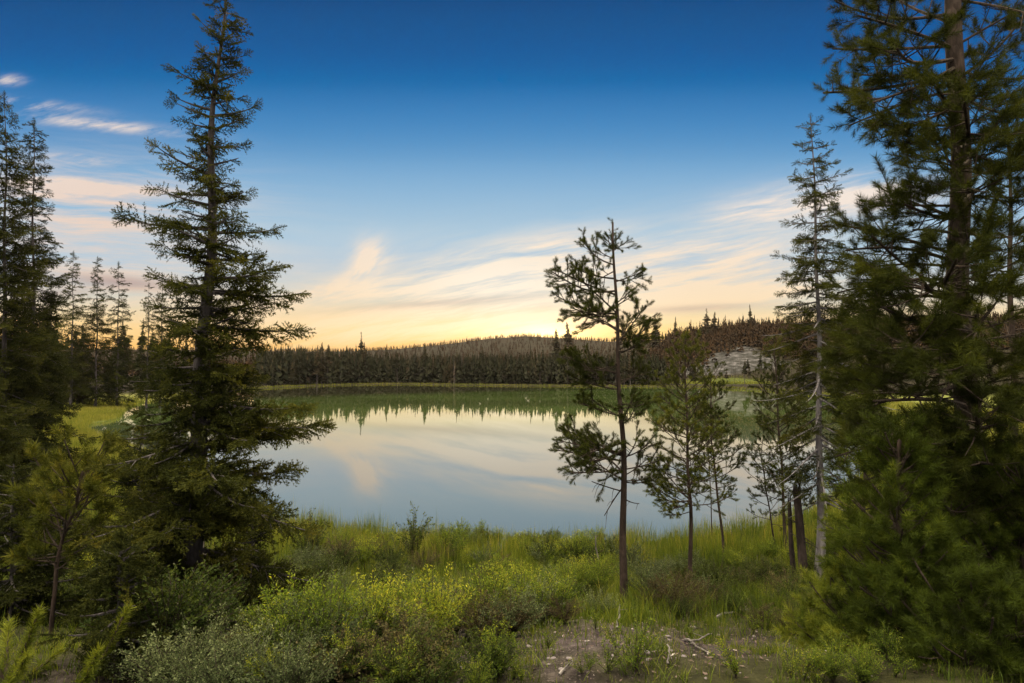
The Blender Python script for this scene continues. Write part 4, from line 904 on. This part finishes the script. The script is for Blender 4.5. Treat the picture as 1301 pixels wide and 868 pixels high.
# ------------------------------------------------------------------ small things on the path, birds on the water
m, gm = new_mat('pale_stone'); pos = gm.node('ShaderNodeTexCoord').outputs['Object']
out(gm, principled(gm, gm.ramp(gm.noise(pos, 9, 5, .6), [(.3, (.10, .085, .085)), (.6, (.22, .19, .19)), (.8, (.36, .33, .32))]), .85, .2, bump(gm, gm.noise(pos, 30, 4), .01, .6)).outputs[0]); M_STONE = m
def stone_tpl(seed):
    r2 = np.random.default_rng(seed); n = 10; th = np.linspace(0, np.pi, 7); ph = np.linspace(0, 6.283, n, endpoint=False); V = []
    for t in th:
        for p in ph: V.append([math.sin(t) * math.cos(p), math.sin(t) * math.sin(p), .55 * math.cos(t)])
    V = np.array(V); f = 1 + .18 * np.sin(V @ r2.normal(size=3) * 2.5 + 1) + .14 * np.sin(V @ r2.normal(size=3) * 4); V *= f[:, None]
    Q = [[a * n + b, a * n + (b + 1) % n, (a + 1) * n + (b + 1) % n, (a + 1) * n + b] for a in range(6) for b in range(n)]
    mb = MB(); mb.add(V, None, Q); return mb.mesh('stone', M_STONE, True)
ST = [stone_tpl(k) for k in range(4)]
for k in range(46):
    px, py = (rg.uniform(660, 1060), rg.uniform(795, 866)); d = hit(px, py); x = (px - 650.5) / FPX * d
    o = bpy.data.objects.new('stone', ST[k % 4]); C.objects.link(o); s = rg.uniform(.005, .016); o.location = (x, d, gz(x, d) + s * .2); o.scale = (s * 1.3, s, s); o.rotation_euler = (rg.normal() * .2, rg.normal() * .2, rg.uniform(0, 6))
    tag(o, 'small pale stone lying on the bare earth of the footpath', 'stone', 'stones on the footpath')
def stick(pts, r, label):
    P = []
    for px, py, up in pts:
        d = hit(px, py); x = (px - 650.5) / FPX * d; P.append([x, d, gz(x, d) + up])
    P = path_at(np.array(P), np.linspace(0, 1, 7)); P += rg.normal(size=P.shape) * r * .6; mb = MB(); mb.tube(P, np.linspace(r, r * .5, 7), 6)
    q = path_at(P, .6); mb.tube(np.array([q, q + rg.normal(size=3) * [.06, .06, .02] + [0, 0, .03]]), [r * .5, r * .2], 5)
    tag(mb.build('fallen_stick', B_DEAD, None, False), label, 'stick')
stick([(573, 842, .03), (590, 866, .05)], .010, 'pale broken stick at the left end of the bare earth')
stick([(868, 815, .02), (892, 832, .02)], .009, 'short weathered stick in the middle of the footpath')
stick([(872, 822, .03), (900, 815, .05)], .008, 'stick crossing another in the middle of the footpath')
stick([(710, 862, .02), (728, 848, .03)], .008, 'pale stick left of the willow seedling')
stick([(782, 800, .01), (786, 780, .10)], .010, 'white upright splinter of wood near the foot of the lone pine')
stick([(846, 848, .01), (846, 836, .07)], .007, 'tiny upright white stick right of the willow seedling')
stick([(610, 760, .05), (650, 752, .08)], .012, 'grey fallen branch behind the bright thicket')
stick([(556, 775, .12), (570, 765, .16)], .010, 'pale dead twig sticking out of the bright thicket')
stick([(905, 790, .04), (960, 778, .06)], .014, 'dark fallen branch below the shrubs by the snag')
# leaf litter and bark chips
n = 15000; x = rg.uniform(-1.8, 4.5, n); y = rg.uniform(3.4, 7.6, n); z = ground_z(x, y) + .008; P = np.stack([x, y, z], 1); a = rg.uniform(0, 6.283, n); l = (.004 + .015 * rg.uniform(0, 1, n) ** 3)[:, None]
e = np.stack([np.cos(a), np.sin(a), rg.normal(size=n) * .25], 1) * l; f = np.stack([-np.sin(a), np.cos(a), rg.normal(size=n) * .3], 1) * l * rg.uniform(.15, .5, n)[:, None]
mb = MB(); mb.add(np.stack([P - e, P + f, P + e, P - f], 1).reshape(-1, 3), None, np.arange(n * 4).reshape(-1, 4), np.repeat(rg.uniform(0, 1, n), 4))
m, gm = new_mat('litter_chips'); out(gm, principled(gm, gm.ramp(gm.attr('tint'), [(0, (.025, .017, .014)), (.5, (.075, .050, .040)), (.94, (.14, .105, .085)), (.995, (.34, .30, .27))]), .85, .15).outputs[0])
tag(mb.build('path_litter', m), 'fallen needles, bark chips and dry leaves on the footpath', None, None, 'stuff')
# birds
m, gm = new_mat('pale_feathers'); out(gm, principled(gm, (.20, .18, .155), .8, .2).outputs[0]); M_BIRD = m
bm_ = MB(); s = np.linspace(0, 1, 9); bm_.tube(np.stack([-.22 + .44 * s, 0 * s, .07 + .05 * (1 - s) ** 3], 1), .10 * np.sin(np.pi * np.clip(s * .94 + .03, 0, 1)) ** .7 + .004, 10)
bm_.tube(np.array([[.13, 0, .10], [.19, 0, .17], [.20, 0, .24], [.22, 0, .28], [.27, 0, .285], [.33, 0, .27]]), [.05, .036, .034, .045, .034, .012], 8); BIRD = bm_.mesh('water_bird', M_BIRD, True)
for px, py in [(620, 507), (668, 506), (671, 509), (686, 510), (610, 513), (706, 526), (683, 525)]:
    d = CAM_H * FPX / (py - 465); o = bpy.data.objects.new('water_bird', BIRD); C.objects.link(o); o.location = ((px - 650.5) / FPX * d, d, -.01); o.rotation_euler = (0, 0, rg.uniform(0, 6.28)); o.scale = (.85,) * 3
    tag(o, 'tiny pale waterbird floating on the dark reflection near the far shore', 'bird', 'waterbirds on the lake')
